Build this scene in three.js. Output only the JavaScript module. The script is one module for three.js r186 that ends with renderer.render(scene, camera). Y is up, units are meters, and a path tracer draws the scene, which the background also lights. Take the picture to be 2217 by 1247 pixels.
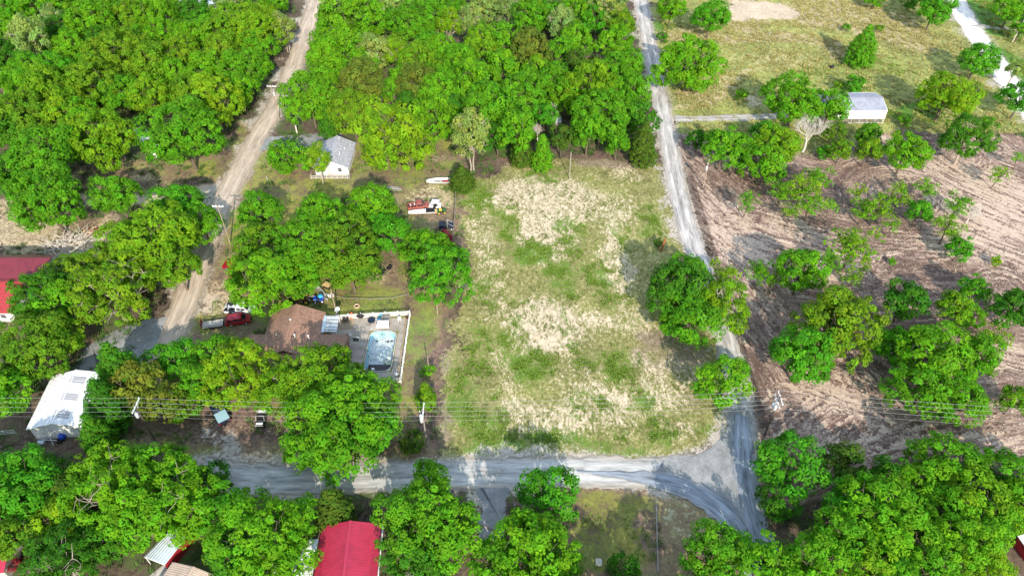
import * as THREE from 'three';
import { mergeGeometries } from 'three/addons/utils/BufferGeometryUtils.js';

// ---------- camera, sky, sun, exposure ----------
const scene = new THREE.Scene();
const EYE = 100, PITCH = THREE.MathUtils.degToRad(44), FOCAL = 1600, PW = 2217, PH = 1247;
const camera = new THREE.PerspectiveCamera(2 * Math.atan(PH / 2 / FOCAL) * 180 / Math.PI, PW / PH, 1, 6000);
camera.position.set(0, EYE, 0); camera.rotation.x = -PITCH; scene.add(camera);
const SUN_EL = 30, SUN_AZ = 12;   // degrees above the horizon, degrees right of straight behind the camera
const rad = THREE.MathUtils.degToRad;
const sunDir = new THREE.Vector3(Math.sin(rad(SUN_AZ)) * Math.cos(rad(SUN_EL)), Math.sin(rad(SUN_EL)), Math.cos(rad(SUN_AZ)) * Math.cos(rad(SUN_EL)));
// hazy spring sky: pale near the horizon and round the sun, soft blue overhead
const skyTex = (() => { const w = 256, h = 128, d = new Float32Array(w * h * 4), v = new THREE.Vector3();
  for (let y = 0; y < h; y++) for (let x = 0; x < w; x++) { const el = ((y + 0.5) / h - 0.5) * Math.PI, az = ((x + 0.5) / w - 0.5) * 2 * Math.PI; v.set(Math.cos(az) * Math.cos(el), Math.sin(el), Math.sin(az) * Math.cos(el));
    const up = Math.max(0, v.y), f = Math.pow(1 - up, 2.2), c = Math.max(0, v.dot(sunDir)), g = 0.22 * Math.pow(c, 6) + 0.3 * Math.pow(c, 40), i = (y * w + x) * 4, low = v.y < 0 ? 0.45 : 1;
    d[i] = (0.4 + 0.46 * f + g) * low; d[i + 1] = (0.53 + 0.36 * f + g * 0.95) * low; d[i + 2] = (0.76 + 0.16 * f + g * 0.85) * low; d[i + 3] = 1; }
  const t = new THREE.DataTexture(d, w, h, THREE.RGBAFormat, THREE.FloatType); t.mapping = THREE.EquirectangularReflectionMapping; t.magFilter = THREE.LinearFilter; t.needsUpdate = true; return t; })();
scene.background = skyTex; scene.environment = skyTex;
const sun = new THREE.DirectionalLight(new THREE.Color(1, 0.9, 0.77), 4.3);
sun.position.copy(sunDir).multiplyScalar(400).add(new THREE.Vector3(0, 0, -130)); sun.target.position.set(0, 0, -130);
sun.castShadow = true; sun.shadow.mapSize.set(4096, 4096); sun.shadow.radius = 1.2;
Object.assign(sun.shadow.camera, { left: -220, right: 220, top: 160, bottom: -160, near: 10, far: 900 });
scene.add(sun, sun.target);
const renderer = new THREE.WebGLRenderer({ antialias: true });
renderer.toneMapping = THREE.LinearToneMapping; renderer.toneMappingExposure = 1.68;
renderer.shadowMap.enabled = true;

// ---------- helpers ----------
let seed = 20250;
const rnd = () => { seed = (seed + 0x6d2b79f5) | 0; let t = Math.imul(seed ^ (seed >>> 15), 1 | seed); t = (t + Math.imul(t ^ (t >>> 7), 61 | t)) ^ t; return ((t ^ (t >>> 14)) >>> 0) / 4294967296; };
const rr = (a, b) => a + (b - a) * rnd();
const clamp = (x, a = 0, b = 1) => Math.min(b, Math.max(a, x));
const ss = (x, a, b) => { const t = clamp((x - a) / (b - a)); return t * t * (3 - 2 * t); };
const C = (r, g, b) => new THREE.Color().setRGB(r, g, b);
// ground point (or point at height h) seen at a place of the survey photograph
function at(px, py, h = 0) {
  const u = (px - PW / 2) / FOCAL, v = (py - PH / 2) / FOCAL, s = Math.sin(PITCH), c = Math.cos(PITCH);
  const t = (h - EYE) / (-s - v * c);
  return new THREE.Vector3(u * t, h, (-c + v * s) * t);
}
const depthAt = (px, py, h) => { const p = at(px, py, h); return (EYE - p.y) * Math.sin(PITCH) - p.z * Math.cos(PITCH); };
const taken = {};
function numbered(n) { const k = taken[n] = (taken[n] ?? -1) + 1; return k ? n + '_' + String(k).padStart(3, '0') : n; }
function tag(o, label, category, group, kind) { o.userData.label = label; o.userData.category = category; if (group) o.userData.group = group; if (kind) o.userData.kind = kind; return o; }
function thing(name, label, category, pos, turn = 0, group) {
  const o = new THREE.Group(); o.name = numbered(name); o.position.copy(pos); o.rotation.y = turn; scene.add(o);
  return tag(o, label, category, group);
}
const clean = (g) => { const q = g.index ? g.toNonIndexed() : g; for (const k of Object.keys(q.attributes)) if (!['position', 'normal', 'uv'].includes(k)) q.deleteAttribute(k);
  if (!q.attributes.normal) q.computeVertexNormals();
  if (!q.attributes.uv) q.setAttribute('uv', new THREE.BufferAttribute(new Float32Array(q.attributes.position.count * 2), 2)); return q; };
function part(parent, name, geos, mat, extra) {
  const list = (Array.isArray(geos) ? geos : [geos]).map(clean);
  const m = new THREE.Mesh(list.length > 1 ? mergeGeometries(list) : list[0], mat);
  m.name = name; m.castShadow = m.receiveShadow = true; parent.add(m);
  if (extra) Object.assign(m.userData, extra);
  return m;
}
const stuff = { kind: 'stuff' };
const bx = (w, h, d, x = 0, y = 0, z = 0, ry = 0, rx = 0, rz = 0) => { const g = new THREE.BoxGeometry(w, h, d); if (rx) g.rotateX(rx); if (rz) g.rotateZ(rz); if (ry) g.rotateY(ry); return g.translate(x, y, z); };
const cy = (r0, r1, h, x = 0, y = 0, z = 0, n = 12) => new THREE.CylinderGeometry(r0, r1, h, n).translate(x, y, z);
function rod(a, b, r0, r1 = r0, n = 6) {
  const d = b.clone().sub(a), g = new THREE.CylinderGeometry(r1, r0, d.length(), n);
  g.applyQuaternion(new THREE.Quaternion().setFromUnitVectors(new THREE.Vector3(0, 1, 0), d.clone().normalize()));
  return g.translate((a.x + b.x) / 2, (a.y + b.y) / 2, (a.z + b.z) / 2);
}
const V = (x, y, z) => new THREE.Vector3(x, y, z);
// solid plate from a flat polygon (points in order) and a thickness downwards
function plate(pts, t = 0.08) {
  const p = [], n = pts.length, tri = (a, b, c) => p.push(a.x, a.y, a.z, b.x, b.y, b.z, c.x, c.y, c.z), low = pts.map((q) => V(q.x, q.y - t, q.z));
  for (let i = 1; i < n - 1; i++) { tri(pts[0], pts[i], pts[i + 1]); tri(low[0], low[i + 1], low[i]); }
  for (let i = 0; i < n; i++) { const j = (i + 1) % n; tri(pts[i], low[i], low[j]); tri(pts[i], low[j], pts[j]); }
  const g = new THREE.BufferGeometry(); g.setAttribute('position', new THREE.BufferAttribute(new Float32Array(p), 3));
  const uv = new Float32Array(p.length / 3 * 2); for (let i = 0; i < p.length / 3; i++) { uv[2 * i] = p[3 * i]; uv[2 * i + 1] = p[3 * i + 2]; }
  g.setAttribute('uv', new THREE.BufferAttribute(uv, 2)); g.computeVertexNormals(); return g;
}
function prof(points, width, bevel = 0.04) {   // side profile in x,y extruded across z, centred
  const s = new THREE.Shape(points.map(([x, y]) => new THREE.Vector2(x, y)));
  const g = new THREE.ExtrudeGeometry(s, { depth: width - 2 * bevel, bevelEnabled: bevel > 0, bevelThickness: bevel, bevelSize: bevel, bevelSegments: 2 });
  return g.translate(0, 0, -width / 2 + bevel);
}

// ---------- noise tiles ----------
const NT = 512;
function noiseTile(base, oct, gain = 0.5) {
  const a = new Float32Array(NT * NT); let amp = 1, tot = 0;
  for (let o = 0; o < oct; o++) {
    const n = base << o, g = new Float32Array(n * n); for (let i = 0; i < g.length; i++) g[i] = rnd();
    for (let y = 0; y < NT; y++) { const fy = y / NT * n, y0 = fy | 0, ty = fy - y0, wy = ty * ty * (3 - 2 * ty), ya = y0 % n * n, yb = (y0 + 1) % n * n;
      for (let x = 0; x < NT; x++) { const fx = x / NT * n, x0 = fx | 0, tx = fx - x0, wx = tx * tx * (3 - 2 * tx), xa = x0 % n, xb = (x0 + 1) % n;
        a[y * NT + x] += amp * ((g[ya + xa] * (1 - wx) + g[ya + xb] * wx) * (1 - wy) + (g[yb + xa] * (1 - wx) + g[yb + xb] * wx) * wy); } }
    tot += amp; amp *= gain;
  }
  let lo = 1e9, hi = -1e9, m = 0; for (const v of a) m += v; m /= a.length; let sd = 0; for (const v of a) sd += (v - m) ** 2; sd = Math.sqrt(sd / a.length);
  for (let i = 0; i < a.length; i++) a[i] = clamp(0.5 + (a[i] - m) / sd * 0.2); return a;   // mean 0.5, deviation 0.2
}
const NA = noiseTile(4, 6, 0.55), NB = noiseTile(16, 5, 0.6), NC = noiseTile(64, 3, 0.8), ND = noiseTile(4, 6, 0.55);
function smp(T, x, y, size) {
  const fx = x / size * NT, fy = y / size * NT, x0 = Math.floor(fx), y0 = Math.floor(fy), tx = fx - x0, ty = fy - y0;
  const xa = x0 & 511, xb = (x0 + 1) & 511, ya = (y0 & 511) << 9, yb = ((y0 + 1) & 511) << 9;
  return (T[ya + xa] * (1 - tx) + T[ya + xb] * tx) * (1 - ty) + (T[yb + xa] * (1 - tx) + T[yb + xb] * tx) * ty;
}
const enc = new Uint8Array(4097); for (let i = 0; i <= 4096; i++) { const c = i / 4096; enc[i] = Math.round(255 * (c <= 0.0031308 ? 12.92 * c : 1.055 * c ** (1 / 2.4) - 0.055)); }
const E8 = (c) => enc[Math.round(clamp(c) * 4096)];
function tex(data, w, h, srgb = true, rep = true) {
  const t = new THREE.DataTexture(data, w, h, THREE.RGBAFormat); t.magFilter = THREE.LinearFilter; t.minFilter = THREE.LinearMipmapLinearFilter; t.generateMipmaps = true;
  t.wrapS = t.wrapT = rep ? THREE.RepeatWrapping : THREE.ClampToEdgeWrapping; if (srgb) t.colorSpace = THREE.SRGBColorSpace; t.needsUpdate = true; return t;
}
function madeTex(w, h, f, srgb = true) {
  const d = new Uint8Array(w * h * 4), o = [0, 0, 0];
  for (let y = 0; y < h; y++) for (let x = 0; x < w; x++) { f(x, y, o); const i = (y * w + x) * 4; for (let c = 0; c < 3; c++) d[i + c] = srgb ? E8(o[c]) : Math.round(255 * clamp(o[c])); d[i + 3] = 255; }
  return tex(d, w, h, srgb);
}

// ---------- materials ----------
const std = (c, rough = 0.85, metal = 0, more = {}) => new THREE.MeshStandardMaterial({ color: c, roughness: rough, metalness: metal, ...more });
// weathered paint: mottled tone over a metre-scaled tile
const wearTex = madeTex(256, 256, (x, y, o) => { const n = smp(NA, x * 2, y * 2, NT), m = smp(NB, x * 2, y * 2, NT), v = 0.72 + 0.42 * n + 0.3 * (m - 0.5); o[0] = v; o[1] = v * 0.995; o[2] = v * 0.985; });
wearTex.repeat.set(0.12, 0.12);
const worn = (c, rough = 0.6, metal = 0) => std(c, rough, metal, { map: wearTex });
const shingleTex = madeTex(512, 512, (x, y, o) => {   // 6 m tile; courses along y
  const row = Math.floor(y / 512 * 30), fy = y / 512 * 30 - row, off = (row * 37 % 17) / 17, col = Math.floor((x / 512 * 18 + off)), h = Math.abs(Math.sin(col * 12.9898 + row * 78.233) * 43758.5) % 1;
  const n = smp(NB, x, y, NT), v = (0.72 + 0.36 * h) * (fy < 0.14 ? 0.6 : 1) * (0.75 + 0.5 * n); o[0] = v; o[1] = v * (0.97 + 0.05 * h); o[2] = v * 0.97; });
shingleTex.repeat.set(1 / 6, 1 / 6);
const woodTex = madeTex(128, 128, (x, y, o) => { const n = smp(NB, x * 0.6, y * 6, NT), v = 0.7 + 0.6 * n * 0.7; o[0] = v; o[1] = v * 0.97; o[2] = v * 0.93; });
const M = {
  brownShingle: std(C(0.31, 0.18, 0.125), 0.95, 0, { map: shingleTex }), greyShingle: std(C(0.42, 0.43, 0.47), 0.95, 0, { map: shingleTex }),
  whiteWall: worn(C(0.78, 0.78, 0.76), 0.7), creamWall: worn(C(0.62, 0.58, 0.48), 0.8), whiteRoof: worn(C(0.8, 0.81, 0.82), 0.45), whitePaint: worn(C(0.8, 0.8, 0.79), 0.5),
  greyRoof: worn(C(0.32, 0.33, 0.39), 0.6, 0), skylight: std(C(0.33, 0.33, 0.34), 0.35), redDark: worn(C(0.14, 0.017, 0.028), 0.4), redRoof: worn(C(0.4, 0.04, 0.04), 0.45), pinkRed: worn(C(0.44, 0.03, 0.07), 0.42),
  tanRoof: worn(C(0.55, 0.43, 0.33), 0.6), aluminium: worn(C(0.6, 0.66, 0.68), 0.35, 0.5), bluish: worn(C(0.55, 0.66, 0.72), 0.4, 0.3), redWall: worn(C(0.35, 0.015, 0.025), 0.6), maroon: worn(C(0.1, 0.012, 0.018), 0.6),
  brickWall: worn(C(0.25, 0.13, 0.09), 0.9), trim: std(C(0.75, 0.75, 0.74), 0.5), dark: std(C(0.012, 0.012, 0.014), 0.6), tyre: std(C(0.015, 0.015, 0.016), 0.9), rim: std(C(0.55, 0.55, 0.56), 0.3, 0.7),
  glass: std(C(0.015, 0.02, 0.025), 0.08), concrete: worn(C(0.36, 0.32, 0.27), 0.9), concretePale: worn(C(0.5, 0.46, 0.4), 0.9), wood: std(C(0.36, 0.27, 0.17), 0.9, 0, { map: woodTex }), greyWood: std(C(0.27, 0.25, 0.23), 0.95, 0, { map: woodTex }),
  pole: std(C(0.33, 0.27, 0.2), 0.9, 0, { map: woodTex }), poleGrey: std(C(0.25, 0.23, 0.21), 0.9, 0, { map: woodTex }), darkPole: std(C(0.09, 0.07, 0.055), 0.9, 0, { map: woodTex }), galv: std(C(0.62, 0.64, 0.65), 0.4, 0.3), ceramic: std(C(0.75, 0.76, 0.76), 0.3),
  wire: std(C(0.36, 0.36, 0.37), 0.5, 0.3), carRed: std(C(0.27, 0.01, 0.018), 0.25), carFaded: std(C(0.3, 0.085, 0.07), 0.5), carWhite: std(C(0.75, 0.76, 0.77), 0.3), carBlack: std(C(0.012, 0.013, 0.015), 0.3), blackPlastic: std(C(0.02, 0.02, 0.022), 0.7),
  lamp: std(C(0.7, 0.7, 0.66), 0.15), tail: std(C(0.35, 0.01, 0.01), 0.3), navy: std(C(0.01, 0.018, 0.04), 0.5), blue: std(C(0.01, 0.06, 0.4), 0.4), cyan: std(C(0.03, 0.36, 0.6), 0.5), orange: std(C(0.75, 0.13, 0.02), 0.6), greenPaint: std(C(0.02, 0.12, 0.03), 0.4), yellow: std(C(0.7, 0.5, 0.05), 0.5),
  cardboard: std(C(0.58, 0.42, 0.2), 0.9), tan: std(C(0.5, 0.37, 0.22), 0.9), canoe: std(C(0.4, 0.42, 0.38), 0.5), rust: worn(C(0.22, 0.06, 0.035), 0.9), brush: std(C(0.34, 0.27, 0.21), 1), deadBark: std(C(0.6, 0.55, 0.48), 0.95), bark: std(C(0.13, 0.1, 0.075), 0.95), paleBark: std(C(0.36, 0.31, 0.24), 0.95), tealCover: std(C(0.32, 0.52, 0.58), 0.4), stain: std(C(0.05, 0.035, 0.03), 0.9),
};

// ---------- ground: what covers it where ----------
const GX0 = -186, GX1 = 186, GZ0 = -256, GZ1 = -28, CELL = 0.5, GW = Math.round((GX1 - GX0) / CELL), GH = Math.round((GZ1 - GZ0) / CELL);
const CH = {}; for (const k of ['lawn', 'field', 'straw', 'green', 'litter', 'mulch', 'pale', 'dark', 'pasture', 'dry', 'gravel', 'soil', 'rows']) CH[k] = new Float32Array(GW * GH);
const gp = ([x, y]) => at(x, y);
function paintPoly(ch, pts, val = 1) {
  const a = CH[ch], w = pts.map(gp), xs = w.map((p) => p.x), zs = w.map((p) => p.z);
  const i0 = Math.max(0, Math.floor((Math.min(...xs) - GX0) / CELL)), i1 = Math.min(GW - 1, Math.ceil((Math.max(...xs) - GX0) / CELL)), j0 = Math.max(0, Math.floor((Math.min(...zs) - GZ0) / CELL)), j1 = Math.min(GH - 1, Math.ceil((Math.max(...zs) - GZ0) / CELL));
  for (let j = j0; j <= j1; j++) for (let i = i0; i <= i1; i++) {
    const x = GX0 + (i + 0.5) * CELL, z = GZ0 + (j + 0.5) * CELL; let inside = false;
    for (let k = 0, l = w.length - 1; k < w.length; l = k++) if ((w[k].z > z) !== (w[l].z > z) && x < (w[l].x - w[k].x) * (z - w[k].z) / (w[l].z - w[k].z) + w[k].x) inside = !inside;
    if (inside) a[j * GW + i] = val;
  }
}
function paintBlob(ch, px, py, rx, ry, val = 1) {
  const a = CH[ch], c = at(px, py), ax = Math.abs(at(px + rx, py).x - c.x), az = Math.abs(at(px, py - ry).z - at(px, py + ry).z) / 2;
  for (let j = Math.max(0, ((c.z - az - GZ0) / CELL) | 0); j <= Math.min(GH - 1, (c.z + az - GZ0) / CELL); j++) for (let i = Math.max(0, ((c.x - ax - GX0) / CELL) | 0); i <= Math.min(GW - 1, (c.x + ax - GX0) / CELL); i++) {
    const dx = (GX0 + (i + 0.5) * CELL - c.x) / ax, dz = (GZ0 + (j + 0.5) * CELL - c.z) / az, q = 1 - dx * dx - dz * dz; if (q <= 0) continue;
    const k = j * GW + i, f = ss(q, 0, 0.7); a[k] += (val - a[k]) * f;
  }
}
function paintLine(ch, pts, halfM, val = 1) { const w = pts.map(gp), a = CH[ch];
  for (let s = 0; s < w.length - 1; s++) { const p = w[s], q = w[s + 1], L = Math.hypot(q.x - p.x, q.z - p.z) || 1, m = halfM * 1.6;
    for (let j = Math.max(0, ((Math.min(p.z, q.z) - m - GZ0) / CELL) | 0); j <= Math.min(GH - 1, (Math.max(p.z, q.z) + m - GZ0) / CELL); j++) for (let i = Math.max(0, ((Math.min(p.x, q.x) - m - GX0) / CELL) | 0); i <= Math.min(GW - 1, (Math.max(p.x, q.x) + m - GX0) / CELL); i++) {
      const x = GX0 + (i + 0.5) * CELL - p.x, z = GZ0 + (j + 0.5) * CELL - p.z, t = clamp((x * (q.x - p.x) + z * (q.z - p.z)) / (L * L)), d = Math.hypot(x - t * (q.x - p.x), z - t * (q.z - p.z));
      const k = j * GW + i, f = 1 - ss(d, halfM * 0.6, m); if (f > 0) a[k] = Math.max(a[k], val * f); } } }
const B = (ch, list, val) => list.forEach(([x, y, rx, ry, v]) => paintBlob(ch, x, y, rx, ry, v ?? val));

// lawns and yards
paintPoly('lawn', [[520, 330], [990, 300], [1010, 420], [960, 660], [930, 1000], [840, 1010], [640, 1000], [490, 1020], [300, 960], [260, 880], [420, 760], [430, 620], [500, 440]], 0.62);
B('lawn', [[640, 470, 60, 60, 0.9], [700, 410, 70, 40, 0.95], [790, 660, 110, 40, 0.85], [920, 700, 40, 60, 0.75], [900, 900, 40, 40, 0.5], [470, 680, 60, 70, 0.8], [480, 600, 50, 60, 0.45], [900, 340, 70, 30, 0.7], [960, 470, 40, 60, 0.35], [820, 585, 40, 40, 0.2], [850, 430, 60, 30, 0.45], [470, 950, 40, 60, 0.75], [570, 960, 60, 40, 0.3], [640, 800, 80, 60, 0.4]]);
paintPoly('lawn', [[170, 370], [480, 330], [545, 260], [520, 340], [470, 400], [200, 440]], 0.5);
B('lawn', [[480, 360, 50, 30, 0.8], [515, 300, 20, 40, 0.85], [300, 380, 60, 20, 0.3]]);
B('litter', [[330, 400, 60, 15, 0.8], [430, 385, 40, 15, 0.9], [210, 380, 40, 25, 0.5]]);
paintPoly('lawn', [[0, 430], [230, 470], [240, 560], [120, 560], [0, 560]], 0.25);
B('dry', [[60, 500, 110, 50, 0.9], [180, 540, 70, 40, 0.9], [30, 440, 40, 40, 0.7], [480, 640, 50, 50, 0.75], [300, 390, 70, 25, 0.6], [230, 490, 40, 30, 0.5], [570, 990, 60, 30, 0.6], [940, 430, 60, 40, 0.6], [820, 590, 40, 30, 0.5]]);
paintPoly('lawn', [[1240, 1070], [1420, 1075], [1410, 1247], [1230, 1247]], 0.95); paintPoly('lawn', [[1425, 1080], [1540, 1110], [1620, 1190], [1560, 1247], [1430, 1247]], 0.5);
B('litter', [[1300, 1068, 70, 14, 0.9], [1412, 1160, 14, 90, 1], [1140, 1090, 40, 40, 0.7], [1225, 1150, 20, 80, 0.6]]);
paintPoly('gravel', [[1030, 1060], [1090, 1060], [1085, 1110], [1080, 1170], [1035, 1170]], 0.9); paintPoly('gravel', [[1440, 1090], [1530, 1110], [1610, 1190], [1560, 1247], [1440, 1247]], 0.35);
// the vacant field between the roads
const FIELD = [[1000, 395], [1120, 345], [1425, 345], [1440, 420], [1475, 520], [1530, 640], [1570, 760], [1585, 860], [1570, 930], [1510, 965], [1440, 985], [1200, 990], [950, 1003], [960, 860], [985, 700], [1005, 520]];
paintPoly('field', FIELD, 1);
B('straw', [[1160, 420, 150, 50, 0.85], [1190, 500, 80, 90, 0.95], [1250, 440, 90, 60, 0.85], [1330, 460, 70, 60, 0.6], [1060, 620, 50, 110, 0.6], [1050, 520, 40, 90, 0.55], [1180, 690, 110, 55, 0.95], [1200, 740, 90, 50, 1], [1340, 570, 40, 90, 0.8], [1300, 700, 60, 40, 0.7], [1380, 700, 60, 60, 0.5], [1120, 900, 80, 60, 0.75], [1180, 930, 130, 55, 0.72], [1300, 880, 120, 70, 0.7], [1430, 830, 90, 60, 0.65], [1470, 920, 60, 30, 0.75], [1400, 800, 40, 40, 0.65], [1100, 800, 60, 50, 0.5], [1260, 810, 80, 30, 0.55], [1360, 370, 60, 25, 0.6], [1050, 440, 30, 30, 0.6], [1480, 800, 40, 30, 0.6]]);
B('green', [[1040, 425, 40, 60, 0.75], [1150, 545, 70, 28, 0.95], [1240, 520, 40, 60, 0.6], [1215, 610, 50, 60, 0.8], [1060, 620, 28, 80, 0.5], [1030, 780, 50, 100, 0.55], [1150, 790, 60, 40, 0.9], [1230, 720, 14, 50, 0.9], [1290, 780, 60, 30, 0.75], [1340, 790, 50, 50, 0.7], [1400, 860, 40, 20, 1], [1280, 880, 60, 30, 0.65], [1200, 960, 130, 28, 0.75], [1060, 970, 100, 26, 0.85], [1330, 970, 120, 20, 0.95], [1060, 900, 60, 60, 0.6], [1000, 860, 40, 60, 0.6], [1430, 930, 50, 30, 0.7], [1100, 500, 30, 60, 0.6], [1180, 380, 60, 20, 0.6], [1410, 480, 40, 40, 0.6], [1330, 640, 40, 40, 0.4], [1290, 600, 60, 40, 0.55], [1350, 520, 20, 40, 0.5], [1480, 690, 50, 60, 0.5], [1130, 690, 30, 60, 0.4], [1090, 740, 40, 40, 0.5], [1540, 930, 30, 40, 0.6]]);
B('litter', [[1300, 345, 130, 22, 0.8], [1100, 345, 60, 16, 0.6], [1420, 780, 80, 50, 0.5], [1420, 740, 60, 30, 0.75], [1500, 830, 60, 50, 0.6], [1460, 910, 50, 20, 0.6], [950, 910, 50, 70, 0.75], [980, 560, 20, 120, 0.65], [960, 780, 40, 60, 0.6], [1500, 780, 60, 40, 0.6], [945, 860, 24, 50, 0.8], [1130, 920, 40, 30, 0.25]]);
paintPoly('rows', [[1080, 890], [1560, 890], [1540, 960], [1060, 985]], 1); paintPoly('rows', [[1020, 560], [1420, 480], [1480, 700], [1000, 720]], 0.35);
// the cleared lot right of the right road
const LOT = [[1462, 290], [1600, 330], [1800, 330], [1960, 285], [2217, 290], [2240, 330], [2240, 1010], [1960, 1010], [1900, 1090], [1700, 1110], [1650, 1080], [1630, 950], [1618, 840], [1600, 720], [1560, 620], [1500, 470]];
paintPoly('mulch', LOT, 1);
B('pale', [[2130, 440, 150, 130, 0.95], [2200, 560, 120, 60, 0.7], [1600, 520, 90, 70, 0.75], [1700, 500, 100, 40, 0.6], [1560, 440, 60, 50, 0.5], [2000, 380, 100, 50, 0.7], [2150, 330, 80, 40, 0.55], [1840, 570, 140, 45, 0.55], [2000, 540, 100, 40, 0.6], [1640, 640, 50, 60, 0.35], [1800, 840, 130, 60, 0.8], [2200, 780, 50, 60, 0.85], [1620, 740, 30, 50, 0.6], [1660, 880, 60, 60, 0.55], [1900, 940, 280, 55, 0.55], [1950, 980, 90, 30, 0.5], [1760, 960, 60, 30, 0.45], [2180, 960, 60, 30, 0.45], [1740, 440, 70, 25, 0.5]]);
B('dark', [[1600, 400, 90, 40, 0.85], [1700, 380, 80, 40, 0.8], [1640, 460, 40, 30, 0.5], [1990, 600, 160, 50, 0.75], [1850, 640, 150, 30, 0.7], [1640, 860, 24, 90, 0.7], [1830, 920, 60, 30, 0.85], [1700, 930, 70, 40, 0.6], [1780, 900, 90, 20, 0.5], [2120, 930, 60, 20, 0.8], [2100, 900, 120, 30, 0.6], [2180, 590, 50, 40, 0.7], [1900, 480, 80, 40, 0.5], [1960, 500, 40, 30, 0.6], [1800, 480, 50, 20, 0.6], [2000, 300, 40, 26, 0.9], [1940, 340, 60, 20, 0.6], [2050, 720, 160, 60, 0.6], [1760, 400, 60, 30, 0.6], [1580, 480, 30, 20, 0.6], [1680, 570, 30, 50, 0.5]]);
B('lawn', [[1480, 380, 10, 40, 0.8], [1500, 470, 8, 40, 0.6], [1470, 300, 16, 20, 0.7]]);
// pasture in the upper right
paintPoly('pasture', [[1400, -20], [2060, -20], [2100, 70], [2217, 230], [2240, 290], [1960, 290], [1800, 340], [1600, 330], [1460, 290], [1440, 200], [1415, 100]], 1);
paintPoly('pasture', [[2085, -20], [2260, -20], [2260, 260], [2217, 230], [2150, 130]], 1);
B('dry', [[1800, 30, 150, 40, 0.85], [1930, 60, 90, 50, 0.8], [1640, 80, 160, 14, 0.85], [1700, 130, 120, 30, 0.35], [1980, 90, 60, 30, 0.6], [1500, 75, 80, 20, 0.7], [1500, 210, 60, 20, 0.7], [1810, 110, 40, 30, 0.7], [2080, 100, 40, 40, 0.4], [1620, 50, 70, 20, 0.8], [1570, 170, 40, 50, 0.3], [2140, 260, 60, 30, 0.2]]);
B('green', [[2150, 40, 60, 60, 1], [2200, 150, 50, 70, 0.95], [2000, 245, 60, 30, 1], [1950, 250, 40, 20, 0.8], [1440, 60, 40, 12, 0.8], [1660, 60, 20, 20, 0.4], [1780, 150, 60, 30, 0.4], [2130, 10, 50, 30, 1], [1900, 150, 100, 40, 0.35], [1850, 190, 40, 10, 0.8], [2140, 270, 90, 20, 0.5]]);
paintPoly('soil', [[1575, 0], [1690, 4], [1737, 30], [1720, 43], [1580, 46]], 1);
paintLine('dry', [[1450, 238], [1530, 228], [1560, 205], [1600, 170], [1640, 150]], 0.6, 1); paintLine('dry', [[1420, 82], [1650, 88], [1810, 86]], 1.2, 0.9);
B('soil', [[1640, 210, 40, 25, 0.5], [446, 662, 22, 30, 1]]);
// gravel thrown off the roads
const ROADS = {
  left: { pts: [[700, -40], [683, 0], [668, 50], [648, 110], [622, 175], [592, 235], [560, 290], [528, 350], [500, 400], [480, 440], [455, 500], [430, 560], [405, 640], [380, 700], [355, 765], [330, 820], [310, 880]], w: 2.75 },
  right: { pts: [[1376, -60], [1386, 0], [1399, 60], [1411, 120], [1427, 200], [1441, 270], [1452, 330], [1467, 410], [1488, 490], [1517, 575], [1543, 650], [1566, 720], [1584, 790], [1598, 850], [1605, 920], [1605, 1000], [1600, 1080]], w: 2.35 },
  bottom: { pts: [[430, 1020], [500, 1035], [600, 1040], [700, 1036], [800, 1032], [950, 1027], [1100, 1024], [1250, 1021], [1360, 1023], [1450, 1028], [1540, 1036]], w: 2.9 },
  white: { pts: [[2020, -60], [2068, 0], [2092, 40], [2125, 90], [2160, 140], [2190, 185], [2225, 230], [2270, 290]], w: 3.3 },
};
for (const r of Object.values(ROADS)) paintLine('gravel', r.pts, r.w + 0.8, 0.8);
paintLine('soil', [[180, 440], [300, 428], [400, 415], [490, 408]], 1.8, 0.9);
paintLine('gravel', [[490, 930], [500, 960], [510, 1000]], 1.6, 0.9);
paintPoly('gravel', [[1440, 975], [1500, 958], [1560, 930], [1580, 940], [1600, 1000], [1480, 1010]], 0.8);
paintPoly('litter', [[300, 860], [480, 860], [640, 870], [640, 950], [500, 960], [330, 950]], 0.75); paintPoly('soil', [[540, 900], [640, 890], [640, 950], [560, 940]], 0.5);
for (const k in CH) {   // soften every mask by a metre or so
  const a = CH[k], b = new Float32Array(a.length), R = k === 'rows' ? 4 : 2;
  for (const [di, dj, src, dst] of [[1, 0, a, b], [0, 1, b, a]]) for (let j = 0; j < GH; j++) for (let i = 0; i < GW; i++) { let s = 0; for (let d = -R; d <= R; d++) s += src[Math.min(GH - 1, Math.max(0, j + d * dj)) * GW + Math.min(GW - 1, Math.max(0, i + d * di))]; dst[j * GW + i] = s / (2 * R + 1); }
}
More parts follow.
